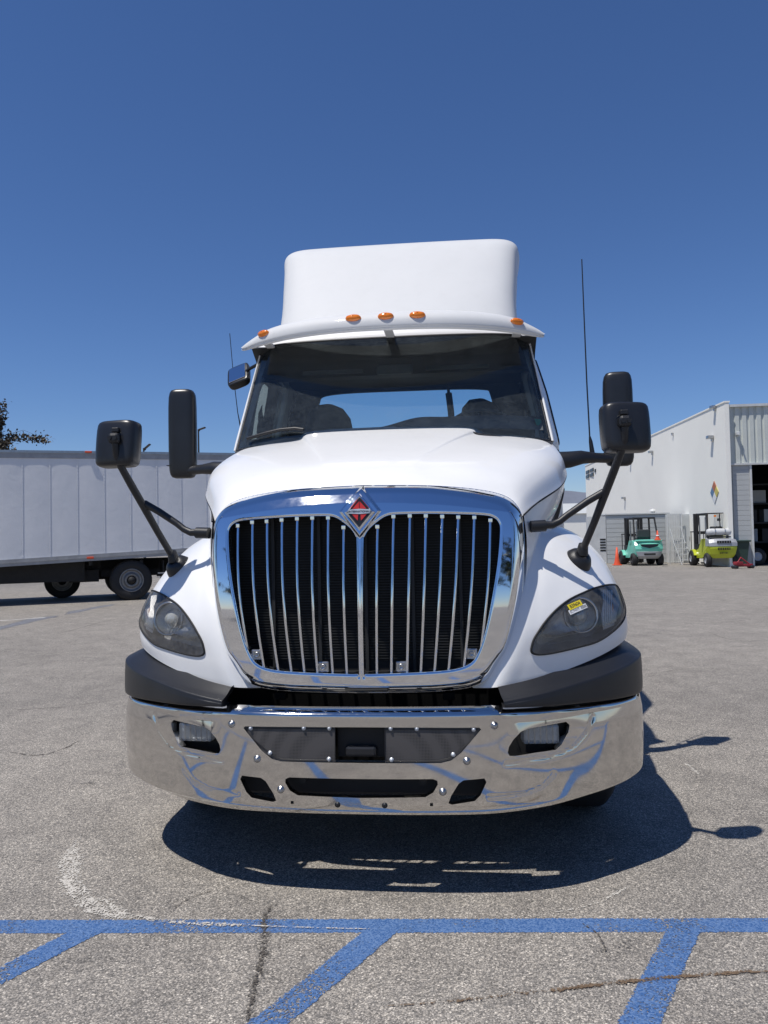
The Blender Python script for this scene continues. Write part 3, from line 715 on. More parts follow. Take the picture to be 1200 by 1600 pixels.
# ---- fenders with headlamp openings
FR = [
 [(.560, .105, .838), (.660, .135, .852), (.790, .195, .872), (.920, .275, .900), (1.045, .385, .930), (1.140, .50, .958), (1.200, .64, .975), (1.232, .82, .98), (1.24, 1.02, .98)],
 [(.600, .120, .945), (.700, .150, .955), (.820, .210, .970), (.945, .290, .985), (1.065, .395, 1.00), (1.155, .51, 1.015), (1.208, .65, 1.03), (1.236, .83, 1.03), (1.24, 1.02, 1.03)],
 [(.645, .155, 1.08), (.745, .180, 1.085), (.855, .240, 1.095), (.965, .320, 1.105), (1.065, .415, 1.115), (1.148, .520, 1.125), (1.193, .65, 1.13), (1.220, .84, 1.13), (1.225, 1.05, 1.13)],
 [(.675, .210, 1.21), (.765, .245, 1.215), (.860, .315, 1.22), (.955, .395, 1.225), (1.045, .485, 1.23), (1.115, .590, 1.232), (1.162, .71, 1.235), (1.193, .88, 1.235), (1.20, 1.12, 1.235)],
 [(.705, .300, 1.325), (.780, .345, 1.33), (.862, .415, 1.335), (.940, .495, 1.34), (1.010, .590, 1.34), (1.070, .695, 1.34), (1.118, .81, 1.34), (1.155, .97, 1.34), (1.168, 1.30, 1.34)],
 [(.735, .400, 1.415), (.792, .460, 1.42), (.858, .545, 1.43), (.920, .640, 1.435), (.978, .740, 1.435), (1.028, .845, 1.435), (1.068, .96, 1.43), (1.098, 1.10, 1.425), (1.115, 1.42, 1.42)],
 [(.775, .560, 1.475), (.822, .640, 1.483), (.870, .730, 1.49), (.912, .820, 1.495), (.952, .910, 1.495), (.988, 1.01, 1.49), (1.018, 1.11, 1.485), (1.040, 1.24, 1.48), (1.05, 1.52, 1.47)],
 [(.84, .90, 1.50), (.87, .95, 1.508), (.895, 1.00, 1.515), (.918, 1.06, 1.518), (.938, 1.12, 1.518), (.956, 1.19, 1.515), (.97, 1.27, 1.51), (.98, 1.37, 1.50), (.985, 1.56, 1.49)]]
FR = [[(r[0][0]-.10+.02*max(0, i-3), r[0][1]+.05, r[0][2]-.012)]+r for i, r in enumerate(FR)]
fn = Net(FR)
hl_px = [(829, 1019), (829.5, 1010), (833, 999), (841, 986), (850, 973), (862, 959), (876, 946), (892, 935), (910, 926.5), (930, 918.5), (950, 914), (962, 914.5), 0, (7.33, 2.62), (7.42, 2.32), (7.25, 2.02), (6.88, 1.76), (6.38, 1.55), (5.82, 1.37), (5.25, 1.19), (932, 1003), (905, 1011), (878, 1017.5), (855, 1022), (838, 1023)]
hl_uv = closed(np.array([(q if q[0] < 10 else fn.inv(*q)) for q in hl_px if q != 0]), 4)   # the outermost points are given on the surface itself
dom = [(0, 0)]+[(u, 0) for u in np.linspace(0, 9, 19)[1:]]+[(9, v) for v in np.linspace(0, 7, 15)[1:]]+[(u, 7) for u in np.linspace(9, 0, 19)[1:]]+[(0, v) for v in np.linspace(7, 0, 15)[1:-1]]
def cen(uv, k): c = uv.mean(0); return c+(uv-c)*k
def Sf(u, v):
    P = fn(u, v)
    return P
fen_me = cut_sheet(Sf, dom, [hl_uv], .10, .012, out=(.3, -1, .3), scale=(1, 1))
fender = link('fender', fen_me, M['paint'], truck); fender2 = mirror(fender)
# head lamps
def off_surf(d): return lambda u, v: fn(u, v)+d*orient(surf_n(fn, u, v, .01))
def orient(n): return n*np.sign((n @ np.array([.3, -1, .35])))[:, None]
def headlamp():
    o = []
    lens = link('headlight', cut_sheet(off_surf(.004), cen(hl_uv, .985), [], .09, .004, out=(.3, -1, .3)), M['lens'], truck)
    uv = resample(cen(hl_uv, .99), .08); P = fn(uv[:, 0], uv[:, 1])+.003*orient(surf_n(fn, uv[:, 0], uv[:, 1], .01))
    f = MB(); f.tube(list(P)+[P[0]], .0048, 6); o.append(f.build('lamp_gasket', M['dark'], lens))
    # bowl
    f = MB(); k = len(P); c = P.mean(0); back = P+np.array([0, .13, 0])*1.0; back = c+[0, .12, 0]+(back-c-[0, .13, 0])*.86
    f.add(list(P)+list(back), [(i, (i+1) % k, k+(i+1) % k, k+i) for i in range(k)]+[list(range(k, 2*k))], False); o.append(f.build('lamp_bowl', M['lampbowl'], lens))
    u, v = fn.inv(911.5, 961); p0 = fn(u, v)[0]; n = np.array([.22, -1, .10]); n /= np.linalg.norm(n)
    pc = p0-n*.035
    f = MB(); f.lathe([(.070, .004), (.076, .012), (.081, .004), (.081, -.04), (.072, -.05)], pc, n, 36); o.append(f.build('projector_ring', M['steel'], lens))
    f = MB(); f.lathe([(.070, .0), (.062, -.030), (.052, -.036), (.048, -.05), (.0, -.07)], pc, n, 36); o.append(f.build('reflector', M['reflector'], lens))
    f = MB(); f.lathe([(.046, -.045), (.044, -.028), (.034, -.014), (.018, -.006), (0, -.003)], pc, n, 32); o.append(f.build('projector_lens', M['proj'], lens))
    # turn signal reflector at the outer end
    uu = fn(np.array([fn.inv(x, y)[0] for x, y in [(940, 920), (962, 920), (970, 945), (962, 978), (945, 985), (942, 960), (946, 940)]]), np.array([fn.inv(x, y)[1] for x, y in [(940, 920), (962, 920), (970, 945), (962, 978), (945, 985), (942, 960), (946, 940)]]))
    B = uu+np.array([-.004, .02, 0]); f = MB(); c = B.mean(0)+[-.02, .05, 0]; f.add(list(B)+[c], [(i, (i+1) % 7, 7) for i in range(7)], True); o.append(f.build('turn_reflector', M['reflector'], lens))
    f = MB(); q = B.mean(0)+[0, .01, 0]; f.lathe([(.0, .026), (.022, .018), (.036, -.006), (.022, -.03)], q, (.3, -1, .1), 14); o.append(f.build('turn_bulb', M['amber_soft'], lens))
    fl = MB()
    for k in range(7):
        t = k/6; a_ = fn(*fn.inv(944+3.2*k, 922+2*t))[0]+np.array([0, .022, 0]); b_ = fn(*fn.inv(944+3.2*k, 980-9*t))[0]+np.array([0, .022, 0]); fl.tube([a_, (a_+b_)/2+[0, .012, 0], b_], .0045, 6)
    o.append(fl.build('turn_flutes', M['reflector'], lens))
    # low beam chamber rim
    L = [(849, 993), (854, 997.5), (870, 997), (890, 993), (903, 990.5), (906, 986), (902, 979), (895, 973)]
    q = [fn.inv(x, y) for x, y in L]; Q = [fn(*a)[0]+np.array([0, .03, 0]) for a in q]; f = MB(); f.tube(Q, .0022, 6); o.append(f.build('lamp_trim', M['steel'], lens))
    q2 = [fn.inv(x, y) for x, y in [(849, 992), (868, 962), (885, 948), (893, 972), (904, 986), (870, 995)]]; Q = np.array([fn(*a)[0] for a in q2])+np.array([.0, .045, 0]); c = Q.mean(0)+[0, .05, 0]
    f = MB(); f.add(list(Q)+[c], [(i, (i+1) % 6, 6) for i in range(6)], True); o.append(f.build('high_beam_reflector', M['reflector_dark'], lens))
    return lens, o
M['lampbowl'] = pm('dark_lamp_bowl', (.42, .42, .43), .5, 0, 0, .3, 20)
M['reflector'] = pm('silver_reflector', (.95, .93, .90), .4, .15, 0, .2, 60, .4, 90)
M['reflector_dark'] = pm('smoked_reflector', (.40, .41, .43), .3, .35, 0, .3, 50, .4, 70)
M['proj'] = pm('projector_glass', (.60, .61, .57), .12, .15, .9, .2, 30)
M['amber_soft'] = pm('pale_amber_bulb', (.55, .26, .12), .3, 0, .5, .2, 30)
lens, subs = headlamp()
lens2 = mirror(lens)
for o in subs: mirror(o, parent=lens2)
lens['label'] = 'hazy headlight carrying a yellow and white stock sticker'
# stickers on the right-hand lamp
def sticker(name, cpx, w, h, mat, txt, size, d, ink='ink', bar=None):
    u, v = fn.inv(*cpx); P = fn(u, v)[0]; n = orient(surf_n(fn, np.array([u]), np.array([v]), .01))[0]
    # local frame: x along the sticker (rising to the right in the photo)
    a = fn(*fn.inv(cpx[0]-12, cpx[1]+5.2))[0]; b = fn(*fn.inv(cpx[0]+12, cpx[1]-5.2))[0]; x = Vector(b-a).normalized(); z = Vector(n); y = z.cross(x).normalized(); z = x.cross(y)
    Mx = Matrix(((x.x, y.x, z.x, P[0]), (x.y, y.y, z.y, P[1]), (x.z, y.z, z.z, P[2]), (0, 0, 0, 1)))
    f = MB(); f.box((0, 0, d), (w, h, .0008), Mx); s = f.build(name, M[mat], lens)
    if txt:
        o = link(name+'_print', text_mesh(txt, size, .0002, .0003 if ink == 'ink' else 0), M[ink], lens); o.matrix_world = Mx @ Matrix.Translation((bar or 0, 0, d+.0008))
    return Mx
sticker('yellow_sticker', (896.5, 946.5), .088, .026, 'yellow_st', 'B39604', .0225, .0085)
Mx = sticker('white_sticker', (901.5, 952.5), .118, .021, 'white_st', 'BC94609', .0165, .0070, 'ink_soft', -.022)
f = MB()
for k in range(9): f.box((.020+.0042*k, 0, .0081), (.0026, .012, .0004), Mx)
f.build('sticker_code', M['ink_soft'], lens)

# ================================================================== CAB
def PY(px, py, Y): return tuple(atY(px, py, Y))
XW = lambda z: np.interp(z, [.8, 1.5, 2.05, 2.4, 2.75, 2.90], [1.10, 1.085, 1.065, 1.01, .93, .87])
def yfront(z): return np.interp(z, [.8, 2.05, 2.75, 2.9], [1.60, 1.60, 1.90, 2.02])
def Sside(y, z):
    t = np.clip(1-(y-yfront(z))/.38, 0, 1); x = XW(z)-.075*t**2
    return np.stack([x, y, z], 1)
side_out = [(1.605, .95), (1.605, 2.05), (1.90, 2.75), (1.97, 2.82), (2.1, 2.86), (3.15, 2.87), (3.15, .95)]
door_out = closed([(1.80, 1.10), (1.76, 1.6), (1.76, 2.02), (1.86, 2.30), (1.99, 2.58), (2.07, 2.70), (2.25, 2.74), (2.6, 2.74), (2.80, 2.70), (2.84, 2.4), (2.84, 1.8), (2.84, 1.2), (2.80, 1.06), (2.3, 1.05)], 4)
win = closed([(1.89, 2.10), (1.93, 2.26), (2.03, 2.50), (2.10, 2.62), (2.20, 2.66), (2.5, 2.665), (2.72, 2.65), (2.765, 2.55), (2.77, 2.3), (2.765, 2.09), (2.70, 2.06), (2.3, 2.05), (1.95, 2.055)], 4)
cab = link('cab_side', cut_sheet(Sside, side_out, [door_out], .05, .03, out=(1, 0, 0)), M['paint'], truck)
cab2 = mirror(cab)
dn = door_out.mean(0); dn2 = np.array(door_out); dn2 = dn+(dn2-dn)*.993
door = link('door', cut_sheet(Sside, dn2, [win], .05, .04, out=(1, 0, 0)), M['paint'], truck)
wc = win.mean(0)
dw = link('door_window', cut_sheet(lambda y, z: Sside(y, z)-[.012, 0, 0], wc+(win-wc)*1.01, [], .06, 0, out=(1, 0, 0)), M['side_glass'], door)
def loop_tube(name, S, loop, r, mat, parent, off=(0, 0, 0), n=6, step=.04):
    Q = resample(loop, step); P = S(Q[:, 0], Q[:, 1])+np.array(off); f = MB(); f.tube(list(P)+[P[0]], r, n); return f.build(name, M[mat], parent)
dsl = loop_tube('window_seal', Sside, win, .009, 'black_plastic', door, (.001, 0, 0))
dsl2 = loop_tube('door_gap', Sside, door_out, .004, 'dark', door, (-.004, 0, 0))
f = MB(); zz_ = np.linspace(2.06, 2.62, 8); f.tube(list(Sside(np.full(8, 2.08), zz_)-[.018, 0, 0]), .014, 6); vb = f.build('window_divider', M['black_plastic'], door)
f = MB(); f.box((1.105, 2.70, 1.93), (.03, .16, .045), bev=.012); dh = f.build('door_handle', M['black_plastic'], door)
door2 = mirror(door)
for o in (dw, dsl, dsl2, vb, dh): mirror(o, parent=door2)
# windscreen
wr = []
for k, t in enumerate(np.linspace(0, 1, 6)):
    z = 2.035+.715*t; r = []
    for q, xq in enumerate((0, .36, .66, .86, .965)):
        x = xq/.965*np.interp(z, [2.035, 2.75], [.972, .872])
        yc = 1.405+.325*t+.01*math.sin(math.pi*t); ye = 1.575+.305*t
        y = yc+(ye-yc)*(q/4)**2.3*1.0
        r.append((x, y, z))
    wr.append([(-a, b_, c_) for a, b_, c_ in r[:0:-1]]+r)
wn_ = Net(wr); U = 8
wdom = [(0, 0), (2, 0), (4, 0), (6, 0), (8, 0), (8, 1), (8, 2), (8, 3), (8, 4), (7.97, 4.5), (7.88, 4.8), (7.7, 4.96), (7.4, 5), (6, 5), (4, 5), (2, 5), (.6, 5), (.3, 4.96), (.12, 4.8), (.03, 4.5), (0, 4), (0, 3), (0, 2), (0, 1)]
ws = link('windshield', cut_sheet(wn_, wdom, [], .08, .0, out=(0, -1, .3), scale=(.25, .16)), M['windshield'], truck)
# ceramic border of the glass, as a frame sheet just inside
wi = [(.16, .12)]+[(u, .12) for u in (2, 4, 6)]+[(7.84, .12), (7.84, 1), (7.84, 2), (7.84, 3), (7.84, 4), (7.80, 4.5), (7.68, 4.72), (7.4, 4.82), (6, 4.85), (4, 4.85), (2, 4.85), (.6, 4.82), (.32, 4.72), (.20, 4.5), (.16, 4), (.16, 3), (.16, 2), (.16, 1)]
link('glass_border', cut_sheet(lambda u, v: wn_(u, v)+[0, .004, 0], wdom, [wi], .06, 0, out=(0, -1, .3), scale=(.25, .16)), M['black'], ws)
Qd = resample(np.array(wdom)*[.25, .16], .03)/[.25, .16]; Pw = wn_(Qd[:, 0], Qd[:, 1]); f = MB(); f.tube(list(Pw+[0, .004, 0])+[Pw[0]+[0, .004, 0]], .009, 6); f.build('windshield_seal', M['black_plastic'], ws)
# A pillars: from the glass edge round to the side sheet
pr = []
for v in np.linspace(0, 5, 12):
    g = wn_([8.], [v])[0]; z = g[2]; z2 = min(z, 2.86); e = Sside(np.array([yfront(z2)+.02]), np.array([z2]))[0]
    a = g+[.004, .004, 0]; m1_ = g+[.016, -.004, 0]; m2_ = .45*g+.55*e+[.012, -.010, 0]
    pr.append([a, m1_, m2_, e+[.002, 0, 0], Sside(np.array([yfront(z2)+.07]), np.array([z2]))[0]+[.002, 0, 0]])
pn = Net(pr); ap = link('pillar', mesh(*pn.grid(14, 30), True), M['paint'], truck); mirror(ap)
# cowl below the glass
f = MB(); V = wn_(np.linspace(0, 8, 40), np.zeros(40)); f.add(list(V+[0, .0, .0])+list(V+[0, -.11, -.05])+list(V+[0, -.13, -.25]), [(i, i+1, 40+i+1, 40+i) for i in range(39)]+[(40+i, 41+i, 81+i, 80+i) for i in range(39)], True); f.build('cowl', M['black_plastic'], truck)
# roof cap
rr_ = []
xs = np.array([0, .25, .5, .7, .82, .875, .90])
for k, (dy, z) in enumerate([(0, 2.752), (.012, 2.785), (.05, 2.83), (.13, 2.868), (.35, 2.90), (.8, 2.915), (1.42, 2.915)]):
    r = []
    for j, x in enumerate(xs):
        g = wn_([4+4*min(x/.872, 1)], [5.])[0]
        zz = z-(.0, .0, .004, .012, .03, .055, .085)[j]*min(1, k/3) if k else z
        y = g[1]+dy if k < 6 else 3.15
        r.append((x+ (0.012*k if j > 4 and k < 4 else .03 if j > 4 else 0), y, zz))
    rr_.append([(-a, b_, c_) for a, b_, c_ in r[:0:-1]]+r)
rn = Net(rr_); roof = link('roof', mesh(*rn.grid(70, 40), True), M['paint'], truck)
# back wall with rear window
bw = [(-1.05, .95), (1.05, .95), (1.05, 2.05), (.93, 2.86), (-.93, 2.86), (-1.05, 2.05)]
rw = closed([(-.72, 2.12), (-.75, 2.35), (-.73, 2.58), (-.62, 2.655), (0, 2.665), (.58, 2.655), (.68, 2.60), (.70, 2.35), (.68, 2.12), (0, 2.10)], 5)
back = link('cab_back', cut_sheet(lambda x, z: np.stack([x, 3.15+0*x, z], 1), bw, [rw], .08, .04, out=(0, 1, 0)), M['interior'], truck)
c = rw.mean(0); link('rear_window', cut_sheet(lambda x, z: np.stack([x, 3.16+0*x, z], 1), c+(rw-c)*1.02, [], .1, 0, out=(0, 1, 0)), M['side_glass'], back)
f = MB(); f.box((0, 3.175, 1.5), (2.08, .02, 1.1)); f.box((0, 3.175, 2.77), (1.8, .02, .17)); f.build('rear_panel', M['paint'], truck)
f = MB(); f.box((0, 2.4, .98), (2.1, 1.5, .06)); f.build('cab_floor', M['interior'], truck)
# interior
f = MB()
f.add([(x, y, z) for x in (-.93, .93) for y, z in ((1.80, 2.735), (2.0, 2.80), (3.14, 2.82), (3.14, 2.70), (2.5, 2.71), (2.28, 2.60), (2.02, 2.57), (1.93, 2.66))],
      [(i, (i+1) % 8, 8+(i+1) % 8, 8+i) for i in range(8)]+[list(range(8))[::-1], list(range(8, 16))]); f.build('headliner', M['interior'], truck)
f = MB(); f.box((-.42, 1.99, 2.60), (.42, .02, .035), bev=.008); f.box((.42, 1.99, 2.60), (.42, .02, .035), bev=.008); f.box((0, 1.98, 2.595), (.24, .05, .06), bev=.01); f.build('overhead_console', M['dash'], truck)
dash_rows = []
for y, dz in ((1.50, -.10), (1.58, -.03), (1.75, .02), (1.95, .03), (2.02, -.02), (2.04, -.3)):
    dash_rows.append([(x, y+(.06 if abs(x) > .8 else 0), 2.155+dz+(.055 if x > .05 else 0)*(1 if .1 < x < .75 else .8)-(.04 if x < -.5 else 0)) for x in (-.93, -.7, -.4, -.1, .15, .35, .65, .93)])
link('dashboard', mesh(*Net(dash_rows).grid(50, 26), True), M['dash'], truck)
f = MB(); Mw = rot_to((0, .45, .9), (.57, 2.18, 2.20), (0, 1, 0)); ring = [(.22*math.cos(a), .22*math.sin(a), 0) for a in np.linspace(0, 2*math.pi, 33)]; f.tube(ring, .014, 8, False, Mw)
for a in (0.3, math.pi-.3, -math.pi/2): f.tube([(0, 0, -.03), (.21*math.cos(a), .21*math.sin(a), 0)], .016, 6, True, Mw)
f.cyl((0, 0, -.05), (0, 0, 0), .07, 16, Mw); f.build('steering_wheel', M['interior'], truck)
def seat(x):
    f = MB(); f.box((x, 2.62, 1.55), (.52, .5, .16), bev=.06); f.tube([(x, 2.80, 1.6), (x, 2.82, 1.8), (x, 2.85, 2.05), (x, 2.87, 2.3), (x, 2.88, 2.44), (x, 2.885, 2.51), (x, 2.885, 2.535)], [.25, .26, .255, .235, .20, .13, .03], 20, flat=.38)
    f.box((x, 2.62, 1.24), (.4, .4, .46)); return f.build('seat', M['seat'], truck)
seat(.60); seat(-.60)
f = MB(); f.cyl((.34, 3.06, 2.2), (.33, 3.05, 2.66), .028, 8); f.build('gun_lock_rack', M['black_plastic'], truck) if False else None
f = MB(); f.tube([(.375, 2.95, 2.12), (.36, 2.95, 2.45), (.345, 2.95, 2.60)], .026, 8); f.cyl((.345, 2.95, 2.60), (.343, 2.95, 2.645), .012, 6); f.build('grab_strap', M['black_plastic'], truck)
# inspection sticker on the glass
g = wn_([7.55], [.85])[0]; n = surf_n(wn_, np.array([7.55]), np.array([.85]), .01)[0]; n = n*-np.sign(n[1])
Ms = rot_to(n, g-n*.01); f = MB(); f.box((0, .0, 0), (.055, .045, .001), Ms); st = f.build('window_sticker', M['green_st'], ws)
# wipers
def wiper(pts, name='wiper'):
    P = []
    for x, y in pts:
        u, v = wn_.inv(x, y); p = wn_(u, v)[0]; P.append(p+np.array([0, -.03, .006]))
    f = MB(); f.tube(P, [.011]*len(P), 8); return f.build(name, M['black_plastic'], truck), P
w1, P = wiper([(476, 674), (463, 672), (440, 674), (415, 680), (388, 688)])
w2, P = wiper([(820, 690), (790, 688), (760, 684), (740, 680), (700, 684)])

# ---- sun visor with marker lamps
vt = [(381, 541), (390, 528), (405, 518.5), (430, 511.5), (470, 504), (520, 497.5), (560, 493.5), (602, 491.5), (650, 490.5), (720, 490.5), (780, 492), (812, 495), (830, 500), (840, 508), (846, 518)]
vb_ = [(384, 545), (394, 538.5), (408, 534), (430, 530), (470, 524.5), (520, 519), (560, 515.5), (602, 513), (650, 511.5), (720, 511.5), (780, 513.5), (812, 516), (830, 518.5), (838, 520), (845, 522)]
# symmetric visor: bottom edge curve and top edge curve in space
def vis_rows():
    X = [0, .2, .42, .62, .78, .87, .93, .955]
    bot = [(x, 1.385+.30*(x/.955)**2.6, 2.736-.018*(x/.955)**6-.010*(x/.955)**2) for x in X]
    R = []
    for k, (dy, dz) in enumerate([(.012, -.016), (0, 0), (.008, .045), (.045, .085), (.12, .112), (.22, .128)]):
        r = []
        for j, (x, y, z) in enumerate(bot):
            sft = (1, 1, 1, .97, .88, .66, .36, .08)[j]
            r.append((x+(0 if j < 7 else .004*k), y+dy*(sft if j > 5 else 1), z+dz*sft))
        R.append([(-a, b_, c_) for a, b_, c_ in r[:0:-1]]+r)
    return R
vn = Net(vis_rows()); vP, vF = vn.grid(90, 22)
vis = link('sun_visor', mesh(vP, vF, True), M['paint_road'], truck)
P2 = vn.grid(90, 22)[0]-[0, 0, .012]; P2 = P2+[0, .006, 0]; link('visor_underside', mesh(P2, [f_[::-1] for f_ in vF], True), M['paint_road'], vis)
for x in (0, .80, -.80):
    f = MB()
    y0 = 1.385+.30*(abs(x)/.955)**2.6; g = wn_([4+4*abs(x)/.90 if abs(x) < .9 else 8], [5.])[0]; f.box((x, (y0+.05+g[1]+.03)/2, 2.757-.02*abs(x)), (.055, g[1]-y0, .018), bev=.004); f.build('visor_bracket', M['paint_road'], vis)
def marker(x):
    a = vn(4+0, 0)
    # find net u for x at row 2.3
    best = min(np.linspace(0, 14, 400), key=lambda u: abs(vn([u], [2.2])[0][0]-x)); p = vn([best], [2.2])[0]
    n = surf_n(vn, np.array([best]), np.array([2.2]), .01)[0]; n = n*np.sign(n[2] or 1)
    mt = rot_to(n, p); f = MB(); bmx = [(.048*math.cos(t), .022*math.sin(t)) for t in np.linspace(0, 2*math.pi, 24, endpoint=False)]
    V = []; 
    for s_, h in ((1.0, -.004), (1.0, .006), (.86, .016), (.5, .022), (.1, .0235)): V += [(a_*s_, b_*s_, h) for a_, b_ in bmx]
    f.add(V, [(24*i+k, 24*i+(k+1) % 24, 24*i+24+(k+1) % 24, 24*i+24+k) for i in range(4) for k in range(24)], True, mt); return f.build('marker_light', M['amber'], vis)
for x in (-.79, -.195, 0, .195, .79): marker(x)

# ---- roof fairing
FZ = [(2.90, 1.99), (3.10, 2.12), (3.32, 2.27), (3.52, 2.41), (3.635, 2.51), (3.690, 2.61), (3.720, 2.74), (3.77, 3.0), (3.81, 3.3)]
R = []
for i, (z, y) in enumerate(FZ):
    r = []
    for j, (x, dy, dz) in enumerate([(0, 0, 0), (.30, .004, 0), (.56, .018, .0), (.72, .045, .000), (.81, .090, .010), (.862, .16, .036), (.884, .28, .080), (.892, .47, .12), (.894, .82, .14)]):
        w_ = np.clip((i-1)/3.5, 0, 1)
        yy = min(y+dy*(1-.50*w_), 3.34) if i < 8 else 3.35
        r.append((x*(.962+.062*w_), yy, z-dz*w_ if i > 0 else z-.02*(x > .5)))
    R.append([(-a, b_, c_) for a, b_, c_ in r[:0:-1]]+r)
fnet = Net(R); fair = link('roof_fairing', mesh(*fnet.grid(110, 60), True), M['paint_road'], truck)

# ---- cowl mirrors on the doors
def rbox_head(w, d, h, r, nz=14, taper=.0, bulge=.25):
    """upright rounded mirror shell, flat glass side at +y, domed side at -y"""
    V = []; F = []; m_ = 28
    zs = [-h/2+h*t for t in (0, .012, .04, .09, .2, .35, .5, .65, .8, .91, .96, .988, 1)]
    ins = [(.42, .42), (.22, .20), (.11, .10), (.04, .05), (.01, .02), (0, 0), (0, 0), (0, 0), (.01, .02), (.04, .05), (.11, .10), (.22, .20), (.42, .42)]
    for z, (ia, ib) in zip(zs, ins):
        k = 1-taper*(z/h+.5)
        for i in range(m_):
            a = 2*math.pi*i/m_; c_, s_ = math.cos(a), math.sin(a); e = .58
            x = math.copysign(abs(c_)**e, c_)*(w/2-ia*r*1.6)*k; y = math.copysign(abs(s_)**(.55 if s_ < 0 else .25), s_)*(d/2-ib*r)
            if y > 0: y *= .55
            V.append((x, y, z))
    n = len(zs)
    for j in range(n-1):
        for i in range(m_): F.append((j*m_+i, j*m_+(i+1) % m_, (j+1)*m_+(i+1) % m_, (j+1)*m_+i))
    F.append(list(range(m_))[::-1]); F.append([(n-1)*m_+i for i in range(m_)])
    return V, F
def shell(name, w, d, h, r, Mx, parent, mat='mirror_plastic', **kw):
    V, F = rbox_head(w, d, h, r, **kw); f = MB(); f.add(V, F, True, Mx); return f.build(name, M[mat], parent)
def put(loc, rz, rx=0, ry=0): return Matrix.Translation(loc) @ Euler((rx, ry, rz), 'XYZ').to_matrix().to_4x4()
def cowl_mirror():
    f = MB(); f.tube([(1.02, 1.70, 1.925), (1.10, 1.71, 1.93), (1.18, 1.74, 1.945), (1.28, 1.80, 1.945), (1.37, 1.86, 1.945), (1.43, 1.885, 1.97)], [.062, .058, .048, .036, .036, .045], 14, flat=.8)
    a = f.build('cowl_mirror_arm', M['black_plastic'], truck)
    mx = put((1.437, 1.885, 2.195), math.radians(-4), 0, math.radians(0))
    h = shell('mirror_head', .185, .12, .60, .06, mx, a)
    f = MB(); f.box((0, .030, .02), (.165, .006, .50), mx, .01); g = f.build('mirror_glass', M['mirror_glass'], a)
    f = MB(); f.box((0, -.001, -.215), (.198, .10, .004), mx); s_ = f.build('head_seam', M['dark'], a)
    f = MB(); f.lathe([(.075, 0), (.07, .02), (.05, .03)], (1.01, 1.70, 1.925), (1, .1, 0), 20); b_ = f.build('arm_mount', M['black_plastic'], a)
    a2 = mirror(a)
    for o in (h, g, s_, b_): mirror(o, parent=a2)
cowl_mirror()
# ---- hood mirrors on V-shaped arms
def hood_mirror():
    f = MB(); r = .0165
    A = [(.985, .525, 1.385), (1.00, .49, 1.43), (1.03, .43, 1.52), (1.065, .35, 1.64), (1.095, .28, 1.74), (1.118, .225, 1.82), (1.128, .200, 1.87), (1.130, .195, 1.925)]
    f.tube(A, [r*1.05, r, r, r*1.1, r*1.1, r, r*.95, r*1.05], 12)
    B = [(.775, .325, 1.512), (.83, .335, 1.512), (.865, .34, 1.528), (.90, .345, 1.555), (.99, .345, 1.615), (1.062, .352, 1.655)]
    f.tube(B, [r*1.15, r*1.05, r*.95, r*.95, r, r], 12)
    a = f.build('hood_mirror_arm', M['black_plastic'], truck)
    f = MB(); n = Vector((.30, -.75, .62)).normalized(); o_ = Vector((.966, .545, 1.340))
    f.lathe([(.001, .030), (.015, .030), (.017, .056), (.036, .051), (.055, .034), (.067, .006), (.070, -.03)], o_, n, 26)
    f.lathe([(0, .06), (.022, .05), (.026, .02), (.03, 0)], (.985, .525, 1.375), (.15, -.3, 1), 14)
    b_ = f.build('fender_mount', M['black_plastic'], a)
    f = MB(); f.cyl((.735, .315, 1.507), (.80, .328, 1.510), .026, 16); b2_ = f.build('side_mount', M['black_plastic'], a)
    mx = put((1.143, .265, 1.925), math.radians(12), math.radians(-6))
    h = shell('mirror_head', .212, .12, .214, .058, mx, a)
    f = MB(); f.box((0, .036, 0), (.17, .006, .165), mx, .02); g = f.build('mirror_glass', M['mirror_glass'], a)
    f = MB(); f.box((1.130, .185, 1.945), (.052, .035, .05), bev=.014); f.cyl((1.118, .19, 1.945), (1.118, .162, 1.945), .009, 10); f.cyl((1.144, .19, 1.945), (1.144, .162, 1.945), .009, 10); f.box((1.130, .205, 1.985), (.034, .03, .022), bev=.004)
    f.lathe([(.034, 0), (.034, .018), (.026, .03)], (1.122, .225, 1.945), (-.1, -1, .1), 18)
    c_ = f.build('swivel_clamp', M['black_plastic'], a)
    a2 = mirror(a)
    for o in (b_, b2_, h, g, c_): mirror(o, parent=a2)
hood_mirror()
# look-down mirror above the passenger door
f = MB(); f.tube([(-.98, 2.12, 2.70), (-1.05, 2.16, 2.68), (-1.10, 2.19, 2.655)], .012, 8); dm = f.build('door_mirror_arm', M['black_plastic'], truck)
mx = put((-1.135, 2.20, 2.645), math.radians(-6), math.radians(-38), math.radians(-18))
V, F = rbox_head(.165, .09, .20, .05); f = MB(); f.add(V, F, True, mx @ Euler((0, 0, math.pi)).to_matrix().to_4x4()); f.build('mirror_head', M['mirror_plastic'], dm)
f = MB(); f.box((0, -.027, 0), (.128, .006, .155), mx, .02); f.build('mirror_glass', M['mirror_glass'], dm)
# antennas
f = MB(); f.tube([atY(925.5, 708, 1.84), atY(923, 690, 1.84), atY(921.5, 682, 1.84)], [.016, .012, .006], 8); f.tube([atY(921.5, 684, 1.84), atY(917, 600, 1.86), atY(912, 480, 1.88), atY(909, 405, 1.9)], [.0048, .0045, .004, .0035], 6); f.build('antenna', M['black'], truck)
f = MB(); f.tube([atY(376, 668, 2.3), atY(371.5, 645, 2.3), atY(365, 590, 2.3), atY(359, 521, 2.3)], [.006, .0035, .003, .0028], 6); f.box((-1.10, 2.3, 2.29), (.12, .04, .03), bev=.008); f.build('antenna', M['black'], truck)

